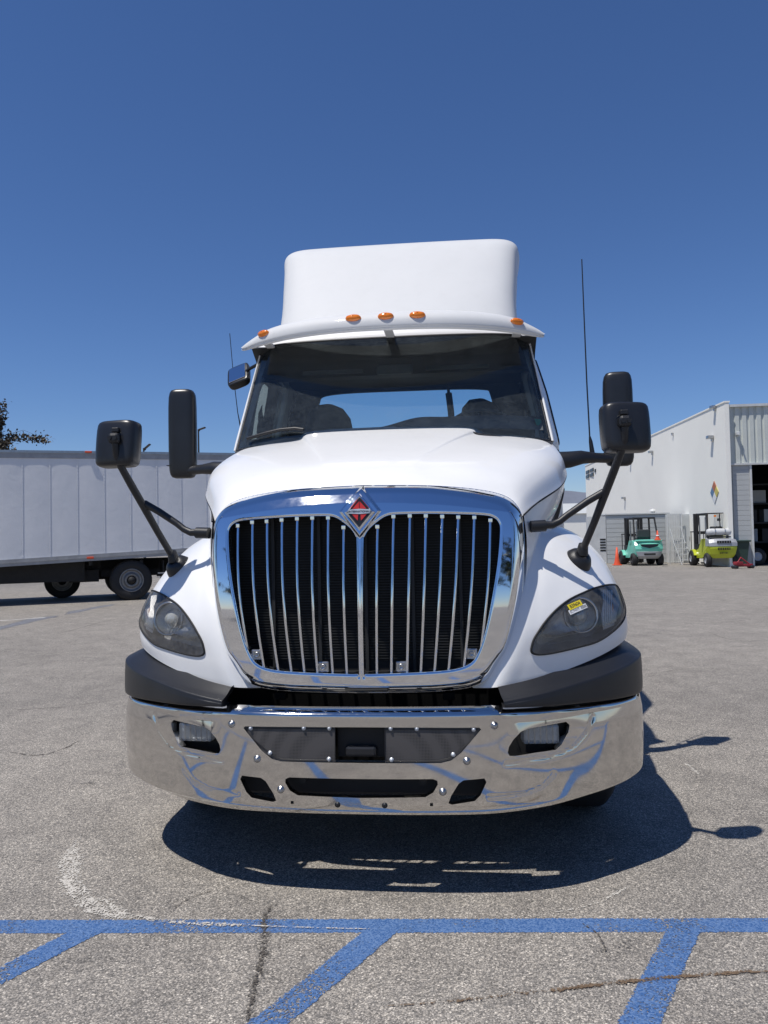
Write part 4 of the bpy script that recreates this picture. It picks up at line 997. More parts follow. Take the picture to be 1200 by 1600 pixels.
# ---- running gear
def wheel(x, y, r=.51, w=.28, dual=0):
    f = MB(); g = 1 if x > 0 else -1
    prof = [(r*.58, -w/2+.02), (r*.62, -w/2), (r*.9, -w/2-.004), (r*.975, -w/2+.03), (r, -w/2+.055), (r, w/2-.055), (r*.975, w/2-.03), (r*.9, w/2+.004), (r*.62, w/2), (r*.58, w/2-.02)]
    f.lathe(prof, (x, y, r), (g, 0, 0), 40); o = f.build('wheel', M['rubber'], truck)
    f = MB(); f.lathe([(r*.59, w/2-.015), (r*.57, w/2-.03), (r*.52, w/2-.05), (r*.34, w/2-.02), (r*.30, w/2), (r*.2, w/2+.01), (r*.17, w/2+.06), (0, w/2+.065)], (x, y, r), (g, 0, 0), 36)
    for k in range(10):
        a = 2*math.pi*k/10; f.cyl((x+g*(w/2-.02), y+r*.33*math.cos(a)*.98, r+r*.33*math.sin(a)), (x+g*(w/2+.02), y+r*.33*math.cos(a)*.98, r+r*.33*math.sin(a)), .014, 6)
    f.lathe([(r*.59, -w/2+.015), (r*.5, -w/2+.06), (0, -w/2+.08)], (x, y, r), (g, 0, 0), 24)
    f.build('rim', M['steel'], o)
for g in (-1, 1): wheel(g*1.03, 1.22)
for y in (5.3, 6.6):
    for g in (-1, 1): wheel(g*1.08, y); wheel(g*.76, y)
f = MB(); 
for g in (-1, 1): f.box((g*.42, 4.1, .82), (.09, 7.4, .26))
for y in (.5, 2.0, 3.4, 4.8, 5.9, 7.4): f.box((0, y, .82), (.78, .12, .2))
f.build('frame_rail', M['dark'], truck)
f = MB(); f.box((0, 1.22, .48), (1.7, .11, .12)); f.box((0, 1.0, .60), (.6, .9, .35), bev=.08); f.box((0, 1.9, .75), (.5, .9, .5), bev=.08); f.cyl((0, 2.6, .7), (0, 5.2, .62), .06); f.box((0, 5.3, .51), (1.9, .16, .16)); f.box((0, 6.6, .51), (1.9, .16, .16)); f.build('drivetrain', M['dark'], truck)
f = MB(); f.box((0, .95, 1.2), (1.15, 1.1, .75), bev=.1); f.build('engine', M['dark'], truck)
f = MB(); f.box((.85, 1.72, 1.2), (.3, .05, .8)); f.box((-.85, 1.72, 1.2), (.3, .05, .8)); f.build('wheel_well_wall', M['dark'], truck)
for g in (-1, 1):
    f = MB(); f.cyl((g*.82, 2.0, .72), (g*.82, 3.4, .72), .31, 28); o = f.build('fuel_tank', M['steel'], truck)
    f = MB(); f.box((g*1.02, 2.3, .55), (.22, .7, .03), bev=.006); f.box((g*1.05, 2.3, .86), (.18, .7, .03), bev=.006); f.build('step', M['steel'], truck)
f = MB(); f.lathe([(.5, 0), (.5, .05), (.1, .05), (.1, 0)], (0, 5.95, .98), (0, 0, 1), 28); f.build('fifth_wheel', M['dark'], truck)

# ================================================================== BACKGROUND
M['trailer_skin'] = None
m, nt, b = nm('grey_painted_trailer_skin'); f1 = noise(nt, 1.3, 5, .6); f2 = noise(nt, 4.5, 3, .5, dist=.8)
nt.links.new(ramp(nt, f1, [(.3, (.72, .73, .74)), (.7, (.80, .80, .80))]), b.inputs['Base Color']); b.inputs['Roughness'].default_value = .42
bump(nt, b, f2, .22, .02); M['trailer_skin'] = m
M['alu'] = pm('weathered_aluminium_rail', (.42, .42, .42), .5, .3, 0, .25, 5)
M['wall_white'] = pm('white_stucco_wall', (.90, .885, .81), .9, 0, 0, .06, .25, .3, 25, dirt=.05)
M['wall_grey'] = pm('grey_painted_block', (.50, .52, .52), .85, 0, 0, .10, .8, .3, 20, dirt=.1)
M['wall_panel'] = pm('pale_grey_panel', (.46, .475, .47), .8, 0, 0, .10, .6, .2, 20, dirt=.1)
M['corr'] = pm('pale_corrugated_steel', (.58, .61, .57), .55, 0, 0, .10, .7, dirt=.12)
M['white_metal'] = pm('white_painted_steel', (.62, .63, .62), .5, 0, 0, .15, 3, dirt=.15)
M['cream'] = pm('cream_painted_steel', (.62, .62, .52), .6, 0, 0, .12, 2, dirt=.15)
M['mint'] = pm('mint_green_paint', (.20, .68, .52), .4, 0, .4, .10, 4, dirt=.12)
M['lime'] = pm('yellow_green_paint', (.50, .56, .02), .38, 0, .4, .10, 4, dirt=.12)
M['silver'] = pm('silver_grey_paint', (.42, .43, .45), .45, .2, .2, .12, 4, dirt=.1)
M['fork_black'] = pm('black_mast_paint', (.02, .02, .022), .55, 0, 0, .3, 6)
M['cone'] = pm('orange_cone_plastic', (.78, .10, .035), .55, 0, 0, .15, 8, dirt=.1)
M['bin'] = pm('dark_green_bin_plastic', (.025, .055, .045), .5, 0, 0, .25, 5)
M['pole'] = pm('dark_bronze_pole', (.06, .055, .05), .5, .3, 0, .2, 5)
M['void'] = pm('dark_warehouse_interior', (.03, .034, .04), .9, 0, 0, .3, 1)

# ---- box trailer on the left
M['silver_rim'] = pm('dull_aluminium_rim', (.30, .30, .30), .4, .6, 0, .3, 12)
T0 = np.array([-10.45, 14.11]); T1 = np.array([-7.85, 15.56]); TD = (T1-T0)/np.linalg.norm(T1-T0); TN = np.array([TD[1], -TD[0]])
def onT(px, py, off=0.0):
    d = ray(px, py); o2 = T1+TN*off-CAM_LOC[:2]; t = (o2 @ TN)/(d[:2] @ TN); return CAM_LOC+d*t
trailer = empty('box_trailer', (T1[0], T1[1], 0), math.atan2(TD[1], TD[0]), label='long grey box trailer parked beyond the truck on the left, above black wheels', cat='trailer')
MT = trailer.matrix_world.copy(); MT = Matrix.Translation((T1[0], T1[1], 0)) @ Euler((0, 0, math.atan2(TD[1], TD[0]))).to_matrix().to_4x4(); MTi = MT.inverted()
def lT(p): return MTi @ Vector(p)
a = lT(onT(0, 703)); b2 = lT(onT(300, 707)); c = lT(onT(0, 886)); d = lT(onT(290, 866.5))
ztop = lambda x: a.z+(b2.z-a.z)*(x-a.x)/(b2.x-a.x); zbot = lambda x: c.z+(d.z-c.z)*(x-c.x)/(d.x-c.x)
xL, xR = a.x-5.5, lT(onT(430, 800)).x
seams = [lT(onT(x, 780)).x for x in (35, 78, 121, 163, 204, 245, 283, 322, 360, 398)]
dx = seams[2]-seams[1]; s0_ = seams[0]
while s0_ > xL+.3: s0_ -= dx; seams.insert(0, s0_)
edges = [xL]+seams+[xR]
rail_h = .165
for x0, x1 in zip(edges[:-1], edges[1:]):
    if x1-x0 < .05: continue
    f = MB(); g = .006; n = 10
    V = []; F = []
    for j in range(n+1):
        for i in range(5):
            x = x0+g+(x1-x0-2*g)*i/4; zb_ = zbot(x)+rail_h; zt__ = ztop(x)-.19; z = zb_+(zt__-zb_)*j/n
            yy = -.004-.003*math.sin(math.pi*i/4)*random.uniform(.3, 1.2) if 0 < i < 4 else 0
            V.append((x, yy, z))
    F = [(j*5+i, j*5+i+1, j*5+i+6, j*5+i+5) for j in range(n) for i in range(4)]
    f.add(V, F, True); f.build('side_panel', M['trailer_skin'], trailer)
    if x0 > xL+.1:
        f = MB(); z0_, z1_ = zbot(x0)+rail_h, ztop(x0)-.19; f.add([(x0-.02, -.006, z0_), (x0+.02, -.006, z0_), (x0+.02, -.006, z1_), (x0-.02, -.006, z1_)], [(0, 1, 2, 3)])
        for k in range(28):
            z = z0_+(z1_-z0_)*(k+.5)/28; f.box((x0, -.009, z), (.014, .006, .014))
        o = f.build('panel_seam', M['trailer_skin'], trailer, kind='stuff')
def rail(name, z0f, z1f, y, mat, th=.03):
    V = [(xL, y, z0f(xL)), (xR, y, z0f(xR)), (xR, y, z1f(xR)), (xL, y, z1f(xL)), (xL, y+th, z0f(xL)), (xR, y+th, z0f(xR)), (xR, y+th, z1f(xR)), (xL, y+th, z1f(xL))]
    f = MB(); f.add(V, [(0, 1, 2, 3), (7, 6, 5, 4), (0, 4, 5, 1), (3, 2, 6, 7), (0, 3, 7, 4), (1, 5, 6, 2)]); return f.build(name, mat, trailer)
rail('bottom_rail', zbot, lambda x: zbot(x)+rail_h, -.035, M['alu'], .04)
rail('bottom_rail_lip', lambda x: zbot(x)+.075, lambda x: zbot(x)+.095, -.050, M['alu'], .02)
rail('top_rail', lambda x: ztop(x)-.19, lambda x: ztop(x)-.06, -.02, M['alu'], .03)
rail('top_cap', lambda x: ztop(x)-.06, ztop, -.035, M['steel'], .05)
f = MB(); V = []
for x in (xL, xR):
    for y in (.02, 2.5):
        V += [(x, y, zbot(x)+.01), (x, y, ztop(x)-.01)]
f.add(V, [(0, 1, 3, 2), (4, 6, 7, 5), (1, 5, 7, 3), (0, 2, 6, 4), (2, 3, 7, 6)]); f.build('box_body', M['trailer_skin'], trailer)
for px_, py_ in ((138, 706.5), (141, 871.5)):
    p = lT(onT(px_, py_)); f = MB(); f.box((p.x, -.055, p.z), (.16, .03, .05), bev=.01); f.build('side_marker', M['cone'], trailer)
f = MB(); zb0 = min(zbot(xL), zbot(xR))
for y in (.9, 1.6): f.box(((xL+xR)/2, y, .88), (xR-xL-.4, .1, .28))
for x in np.arange(xL+.3, xR, 1.2): f.box((x, 1.25, .95), (.08, 2.3, .10))
f.box((-5.6, .45, .76), (9.0, .08, .50)); f.box((-5.0, 2.1, .74), (10.0, .08, .56)); f.box((2.6, 2.1, .74), (3.5, .08, .5)); f.box((.9, .9, .8), (3.2, .1, .45)); f.box((-1.1, .9, .62), (.7, .5, .3)); f.box((-5.5, .4, .75), (1.8, .6, .5), bev=.03); f.box((2.2, .5, .78), (1.2, .1, .5))  # dark skirts added to stand for the shade under the trailer
f.box((0, 1.25, .51), (.16, 2.3, .16)); f.build('underframe_and_shade_skirts', M['dark'], trailer)
def tyre(parent, x, y, r, w, g, rimm='silver_rim', name='wheel'):
    f = MB(); prof = [(r*.55, -w/2+.02), (r*.62, -w/2), (r*.92, -w/2), (r, -w/2+.04), (r, w/2-.04), (r*.92, w/2), (r*.62, w/2), (r*.57, w/2-.02)]
    f.lathe(prof, (x, y, r), (0, g, 0), 36); o = f.build(name, M['rubber'], parent)
    f = MB(); f.lathe([(r*.585, w/2-.005), (r*.55, w/2+.004), (r*.52, w/2-.02), (r*.50, w/2-.07), (r*.36, w/2-.05), (r*.33, w/2+.0)], (x, y, r), (0, g, 0), 36)
    f.lathe([(r*.34, w/2-.01), (r*.24, w/2+.005), (r*.22, w/2-.02)], (x, y, r), (0, g, 0), 30)
    for k in range(10):
        an = 2*math.pi*k/10; f.cyl((x+r*.29*math.cos(an), y+g*(w/2-.01), r+r*.29*math.sin(an)), (x+r*.29*math.cos(an), y+g*(w/2+.03), r+r*.29*math.sin(an)), .018, 6)
    f.build('rim', M[rimm], o)
    f = MB(); f.lathe([(r*.5, w/2-.075), (r*.34, w/2-.06), (r*.21, w/2-.03), (r*.17, w/2+.05), (0, w/2+.06)], (x, y, r), (0, g, 0), 24); f.build('hub', M['dark'], o)
    return o
pw = lT(atZ(207, 938.5)); tyre(trailer, pw.x, .17, .50, .27, -1); tyre(trailer, pw.x, .50, .50, .27, -1); tyre(trailer, pw.x, 2.0, .50, .27, -1); tyre(trailer, pw.x, 2.33, .50, .27, 1)
pf = lT(atZ(97, 932)); tyre(trailer, pf.x, 2.2, .45, .3, -1); tyre(trailer, pf.x-3.3, 2.2, .45, .3, -1)
for x in (pw.x+.75, pw.x+.80):
    pass
f = MB(); f.box((pw.x+.78, .35, .62), (.02, .6, .7)); f.build('mud_flap', M['rubber'], trailer)
f = MB(); f.box((pw.x+.72, -.02, .66), (.18, .03, .03)); f.box((pw.x+.66, -.02, .56), (.10, .03, .02)); f.build('hook', M['alu'], trailer)

# ---- street lamps beyond the trailer
def street_lamp(px_, top, base_h, D, tilt, label):
    p = atD(px_, top, D); o = empty('street_lamp', (p[0], p[1], 0), label=label, cat='street lamp', group='lamps rising beyond the grey trailer')
    f = MB(); f.tube([(0, 0, 0), (0, 0, p[2]*.5), (0, 0, p[2]-.05)], [.11, .085, .065], 8); f.build('pole', M['pole'], o)
    f = MB(); mt = Matrix.Translation((.28, 0, p[2]+.05)) @ Euler((0, -math.radians(tilt), 0)).to_matrix().to_4x4(); f.box((0, 0, 0), (.62, .3, .10), mt, .03); f.box((-.28, 0, -.05), (.14, .1, .14), mt); f.build('lamp_head', M['pole'], o)
    return o
street_lamp(310, 671, 0, 62, 18, 'slender lamp post with a small flat head, seen beside the tall upright door mirror')
street_lamp(224.5, 699, 0, 60, 38, 'lamp head tilted up steeply just over the trailer roof beside the square mirror')

# ---- trees
def tree(x, y, h, crown_r, seed, label, leaf, name='tree', cat='tree', group=None, nl=5200, ls=.16, open_=.0, trunk_h=None, col_bark='bark', spread=1.0):
    r_ = np.random.default_rng(seed); o = empty(name, (x, y, 0), label=label, cat=cat, group=group)
    th = trunk_h or h*.35; f = MB(); f.tube([(0, 0, 0), (.05, .03, th*.5), (0, .06, th), (.1, 0, h*.7)], [h*.028, h*.022, h*.018, h*.007], 9); tips = []
    for k in range(17):
        a = r_.uniform(0, 2*math.pi); z0 = th*r_.uniform(.75, 1.0)+(h*.25)*r_.uniform(0, 1); el = r_.uniform(.15, 1.25); L = crown_r*r_.uniform(.75, 1.15)/max(.5, math.cos(el*.6))
        d = np.array([math.cos(a)*math.cos(el), math.sin(a)*math.cos(el), math.sin(el)]); P = [np.array([0, 0, z0])]
        for s_ in range(4): P.append(P[-1]+d*L/4+r_.normal(0, .06*L/4, 3)); d = d+np.array([0, 0, r_.uniform(-.05, .14)]); d /= np.linalg.norm(d)
        f.tube(P, [h*.011, h*.008, h*.006, h*.004, h*.002], 6)
        for q in range(7):
            t = r_.uniform(.3, 1); i = min(int(t*4), 3); b0 = P[i]+(P[i+1]-P[i])*(t*4-i); dd = d+r_.normal(0, .6, 3); dd /= np.linalg.norm(dd); e = b0+dd*L*r_.uniform(.2, .42)
            f.tube([b0, (b0+e)/2+r_.normal(0, .03*L, 3), e], [h*.003, h*.002, h*.001], 4); tips.append((b0, e))
    f.build('trunk', M[col_bark], o)
    n = nl; ti = r_.integers(0, len(tips), n); A = np.array([tips[i][0] for i in ti]); B = np.array([tips[i][1] for i in ti]); t = r_.uniform(.15, 1.08, (n, 1)); Cc = A+(B-A)*t+r_.normal(0, crown_r*.045*spread, (n, 3))
    d1 = r_.normal(0, 1, (n, 3)); d1 /= np.linalg.norm(d1, axis=1, keepdims=True); d2 = np.cross(d1, r_.normal(0, 1, (n, 3))); d2 /= np.linalg.norm(d2, axis=1, keepdims=True); s_ = r_.uniform(.55, 1.2, (n, 1))*ls
    V = np.stack([Cc-d1*s_, Cc+d2*s_*.5, Cc+d1*s_, Cc-d2*s_*.5], 1).reshape(-1, 3); me = bpy.data.meshes.new('crown'); me.from_pydata(V.tolist(), [], [(4*i, 4*i+1, 4*i+2, 4*i+3) for i in range(n)])
    link('crown', me, M[leaf], o); return o
def leafm(name, c1, c2):
    m, nt, b = nm(name); oi = noise(nt, 3.5, 3, .7); nt.links.new(ramp(nt, oi, [(.3, c1), (.7, c2)]), b.inputs['Base Color']); b.inputs['Roughness'].default_value = .6
    return m
M['bark'] = pm('grey_brown_bark', (.12, .09, .07), .9, 0, 0, .4, 4, .6, 30)
M['leaf_purple'] = leafm('bronze_green_leaves', (.03, .028, .018), (.085, .065, .038)); M['leaf_green'] = leafm('dull_green_leaves', (.02, .035, .012), (.06, .085, .03))
p = atD(-75, 700, 40); tree(p[0], p[1], 5.0, 4.8, 5, 'bronze-leaved tree with loose branches showing above the grey trailer at the left edge', 'leaf_purple', nl=30000, ls=.115, spread=.6)
# trees and a hedge line across the road behind the camera: the chrome mirrors them
kinds = ['tall green street tree behind the photographer, mirrored in the chrome, near the left', 'spreading green tree behind the photographer, mirrored in the chrome grille frame', 'round green tree far behind on the left of the yard, mirrored in chrome',
         'leaning green tree behind on the right of the yard, mirrored in chrome', 'dense green tree at the far right behind the camera, mirrored in chrome', 'thin green tree at the far left beside the yard, mirrored in chrome']
for k, (x, y, h, cr_) in enumerate([(-13, -20, 9, 4), (14, -24, 10, 4.5), (-21, -11, 9.5, 4.2), (23, -14, 9, 4), (27, -5, 10, 4.4), (-24, -2, 9, 3.6)]):
    tree(x, y, h, cr_, 20+k, kinds[k], 'leaf_green', nl=2600, ls=.30, group='green trees lining the yard behind the camera')

# ---- warehouse on the right
bld = empty('warehouse', (10.93, 28.9, 0), label='white warehouse with a blank side wall, corrugated front and dark open doorway', cat='warehouse')
def bx(name, lo, hi, mat, parent, bev=0, **k):
    f = MB(); f.box([(lo[i]+hi[i])/2-(10.93, 28.9, 0)[i] for i in range(3)], [hi[i]-lo[i] for i in range(3)], bev=bev); return f.build(name, M[mat], parent, **k)
x0, y0 = 10.93, 28.9; x1, y1 = 9.85, 57.5; HW = 6.56
f = MB(); f.add([(0, 0, 0), (x1-x0, y1-y0, 0), (x1-x0, y1-y0, HW), (0, 0, HW), (.17, 0, 0), (.17+x1-x0, y1-y0, 0), (.17+x1-x0, y1-y0, HW), (.17, 0, HW)], [(0, 1, 2, 3), (4, 7, 6, 5), (0, 3, 7, 4), (1, 5, 6, 2), (3, 2, 6, 7)])
swall = f.build('side_wall', M['wall_white'], bld)
f = MB(); f.add([(-.03, -.02, HW), (x1-x0-.03, y1-y0, HW), (x1-x0+.2, y1-y0, HW), (.20, -.02, HW), (-.03, -.02, HW+.06), (x1-x0-.03, y1-y0, HW+.06), (x1-x0+.2, y1-y0, HW+.06), (.20, -.02, HW+.06)], [(0, 3, 2, 1), (4, 5, 6, 7), (0, 4, 7, 3), (0, 1, 5, 4), (1, 2, 6, 5), (2, 3, 7, 6)]); f.build('parapet_cap', M['wall_white'], bld)
YF = 29.15
for j in range(0):
    pass
# corrugated upper front
def corr(name, xa, xb, za, zb__, y, pitch=.28, dep=.05, mat='corr', parent=bld):
    f = MB(); X = []; x = xa; 
    while x < xb:
        X += [(x, 0), (x+pitch*.55, 0), (x+pitch*.65, dep), (x+pitch*.90, dep)]; x += pitch
    V = [(a-10.93, y+b_-28.9, za) for a, b_ in X]+[(a-10.93, y+b_-28.9, zb__) for a, b_ in X]; n = len(X)
    f.add(V, [(i, i+1, n+i+1, n+i) for i in range(n-1)]); return f.build(name, M[mat], parent)
corr('corrugated_cladding', 11.12, 30, 4.13, 6.40, YF)
bx('cornice', (11.10, YF-.10, 6.40), (30, YF+.08, 6.50), 'white_metal', bld)
bx('door_header', (11.10, YF-.07, 4.06), (30, YF+.10, 4.13), 'white_metal', bld)
zz = 0
for k in range(20):
    bx('wall_panel', (11.24, YF+.02, .01+.203*k), (11.885, YF+.12, .205+.203*k), 'wall_panel', bld)
bx('pier_core', (11.10, YF+.06, 0), (11.88, YF+.25, 4.06), 'wall_grey', bld)
bx('door_frame', (11.89, YF-.02, 0), (11.97, YF+.2, 4.06), 'white_metal', bld)
bx('front_wall', (19, YF, 0), (30, YF+.2, 4.06), 'wall_panel', bld)
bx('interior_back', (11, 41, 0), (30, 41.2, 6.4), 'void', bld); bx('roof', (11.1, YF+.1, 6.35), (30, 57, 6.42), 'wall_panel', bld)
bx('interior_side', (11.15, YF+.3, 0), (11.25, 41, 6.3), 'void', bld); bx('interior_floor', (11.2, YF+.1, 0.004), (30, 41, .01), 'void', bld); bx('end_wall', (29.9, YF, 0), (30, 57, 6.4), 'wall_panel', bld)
for k in range(4): 
    f = MB(); f.box((12.0+1.7-10.93, 33+0-28.9, .9+k*.85), (2.4, .9, .07)); f.build('storage_shelf', M['fork_black'], bld)
for xx in (12.55, 14.9): bx('rack_post', (xx, 32.6, 0), (xx+.09, 33.4, 4.2), 'fork_black', bld)
for k, (xx, z, w, mt_) in enumerate([(12.7, .94, .7, 'wall_grey'), (13.6, .94, .8, 'fork_black'), (12.8, 1.80, .6, 'fork_black'), (13.7, 1.80, .7, 'wall_grey'), (13.0, 2.65, .8, 'wall_grey')]):
    bx('stored_box', (xx, 32.7, z), (xx+w, 33.3, z+.55), mt_, bld)
# wall fixtures on the side wall, front fixture, hazard diamond
def onW(px_, py_):
    d = ray(px_, py_); A = np.array([x0, y0])-CAM_LOC[:2]; D2 = np.array([x1-x0, y1-y0]); N2 = np.array([D2[1], -D2[0]]); t = (A @ N2)/(d[:2] @ N2); return CAM_LOC+d*t
off0 = np.array([x0, y0, 0])
for px_, py_, s_ in [(1118, 636, .3), (1114, 683, .34), (1020, 706, .3), (986, 718, .3), (977, 778, .3), (1052, 677, .14)]:
    p = onW(px_, py_)-off0; f = MB(); f.box((p[0]-.11*s_/.3, p[1], p[2]), (.22*s_/.3, .24*s_/.3, .12*s_/.3), bev=.02); f.box((p[0]-.04, p[1], p[2]-.05), (.08, .12, .22*s_/.3)); f.build('wall_light', M['steel'], bld)
p = atY(1151, 678, YF)-off0; f = MB(); f.box((p[0], p[1]-.10, p[2]), (.13, .22, .14), bev=.02); f.box((p[0]+.01, p[1]-.16, p[2]-.05), (.05, .3, .05)); f.build('wall_light', M['white_metal'], bld)
p = onW(1117, 769)-off0; r = .33
dm2 = np.array([x1-x0, y1-y0, 0]); dm2 = dm2/np.linalg.norm(dm2)
n2 = Vector((-dm2[1], dm2[0], 0)); cX = Vector((-dm2[0], -dm2[1], 0)); cX = Vector(dm2)
M['faded_red'] = pm('faded_red_sign_field', (.45, .16, .09), .7)
for (du, dv, mt_) in ((0, 1, 'faded_red'), (1, 0, 'blue_sq'), (-1, 0, 'yellow_sq'), (0, -1, 'white_st')):
    if mt_ == 'blue_sq' and mt_ not in M: M['blue_sq'] = pm('blue_sign_field', (.12, .22, .36), .6); M['yellow_sq'] = pm('yellow_sign_field', (.62, .52, .14), .6)
    c0 = Vector(p)+cX*(du*r*.72)+Vector((0, 0, dv*r*.72))+n2*.03; q = r*.69
    f = MB(); V = [c0+Vector((0, 0, q)), c0+cX*q, c0-Vector((0, 0, q)), c0-cX*q]; V += [v-n2*.02 for v in V]; f.add(V, [(0, 1, 2, 3), (7, 6, 5, 4), (0, 4, 5, 1), (1, 5, 6, 2), (2, 6, 7, 3), (3, 7, 4, 0)]); f.build('hazard_diamond', M[mt_], bld)
# four small windows high at the far end
for px_, py_ in ((918.5, 737.5), (925, 734.5), (918.5, 744.5), (925, 742), (930.5, 735.5)):
    p = onW(px_, py_)-off0; w_ = .9 if px_ < 930 else .3; f = MB(); f.box((p[0]-.02, p[1], p[2]), (.06, w_*1.5, .22)); f.build('high_window', M['black'], bld)
# ---- low grey enclosure before the side wall
enc = empty('block_enclosure', (8, 34.3, 0), label='low grey enclosure of horizontal boards behind the mint green forklift', cat='enclosure')
ex0 = atY(948, 850, 34.4)[0]; ex1 = atY(1046, 850, 34.4)[0]; eY = 34.4
def eb(name, lo, hi, mat, parent, **k):
    f = MB(); f.box([(lo[i]+hi[i])/2-(8, 34.3, 0)[i] for i in range(3)], [hi[i]-lo[i] for i in range(3)]); return f.build(name, M[mat], parent, **k)
for k in range(11): eb('wall_board', (ex0, eY+.002*(k % 2), .01+.206*k), (ex1, eY+.1, .203+.206*k), 'wall_grey', enc)
eb('enclosure_core', (ex0+.01, eY+.1, 0), (ex1-.01, eY+2.2, 2.25), 'wall_grey', enc); eb('roof_cap', (ex0-.04, eY-.05, 2.28), (ex1+.04, eY+2.3, 2.34), 'white_metal', enc)
eb('corner_post', (ex0-.85, eY-.02, 0), (ex0-.02, eY+.5, 2.22), 'white_metal', enc)
p = atY(943, 848, eY-.02)
for k in range(5): eb('vent_slot', (p[0]-.16, eY-.03, p[2]+.12-.13*k), (p[0]+.10, eY-.015, p[2]+.19-.13*k), 'black', enc)
p = atY(1020, 799, eY+1); f = MB(); f.cyl((p[0]-8, eY+1-34.3, 2.2), (p[0]-8, eY+1-34.3, p[2]), .10, 12); f.lathe([(.17, 0), (.15, .08), (0, .14)], (p[0]-8, eY+1-34.3, p[2]), (0, 0, 1), 12); f.build('roof_vent', M['white_metal'], enc)
cab_ = [('electrical_cabinet', 'plain grey steel cabinet standing between the white rack and the cream cabinet', 1064, 1079, 'wall_grey', 803, 33.6), ('electrical_cabinet', 'cream steel cabinet behind the raised mast of the yellow forklift', 1080, 1100, 'cream', 803, 33.7)]
for nme, lb, pa, pb, mt_, ptop, Y in cab_:
    A = atY(pa, ptop, Y); B = atY(pb, ptop, Y); o = empty(nme, ((A[0]+B[0])/2, Y, 0), label=lb, cat='cabinet'); w_ = B[0]-A[0]
    f = MB(); f.box((0, .3, A[2]/2), (w_, .6, A[2]), bev=.02); f.build('cabinet_body', M[mt_], o)
    f = MB(); f.box((0, -.012, A[2]/2), (w_*.9, .02, A[2]*.92)); d_ = f.build('cabinet_door', M[mt_], o); f = MB(); f.box((w_*.3, -.03, A[2]*.5), (.03, .03, .14)); f.build('handle', M['steel'], d_)
# white steel rack and rolling ladder
A = atY(1041, 803, 33.6); B = atY(1063, 803, 33.6); o = empty('gas_cage', ((A[0]+B[0])/2, 33.6, 0), label='tall white wire cage standing between the two forklifts', cat='cage'); w_ = B[0]-A[0]
for i in range(7):
    f = MB(); x = -w_/2+w_*i/6; f.cyl((x, -.2, .02), (x, -.2, A[2]), .016 if 0 < i < 6 else .03, 6); f.build('bar', M['white_metal'], o)
for z in (.05, .55, 1.1, 1.65, A[2]-.02):
    f = MB(); f.box((0, -.2, z), (w_, .03, .035)); f.build('rail', M['white_metal'], o)
f = MB(); f.box((0, .18, A[2]/2), (w_, .02, A[2]-.05)); f.build('back_sheet', M['white_metal'], o)
A = atZ(1054, 883); B = atZ(1074, 882); o = empty('rolling_ladder', ((A[0]+B[0])/2, (A[1]+B[1])/2-.2, 0), label='white rolling stepladder leaning up beside the yellow forklift', cat='ladder'); w_ = .5
for sx in (-.25, .22):
    f = MB(); f.tube([(sx+.22, -.1, 0), (sx-.02, .25, 1.0), (sx-.12, .4, 1.62)], .02, 6); f.build('side_rail', M['white_metal'], o)
    f = MB(); f.tube([(sx-.12, .5, 0), (sx-.12, .4, 1.0)], .018, 6); f.build('leg', M['white_metal'], o)
for k in range(4):
    t = k/4; f = MB(); f.box((.20-.22*t, -.06+.34*t, .22+.24*k), (.47, .16, .03)); f.build('step', M['white_metal'], o)

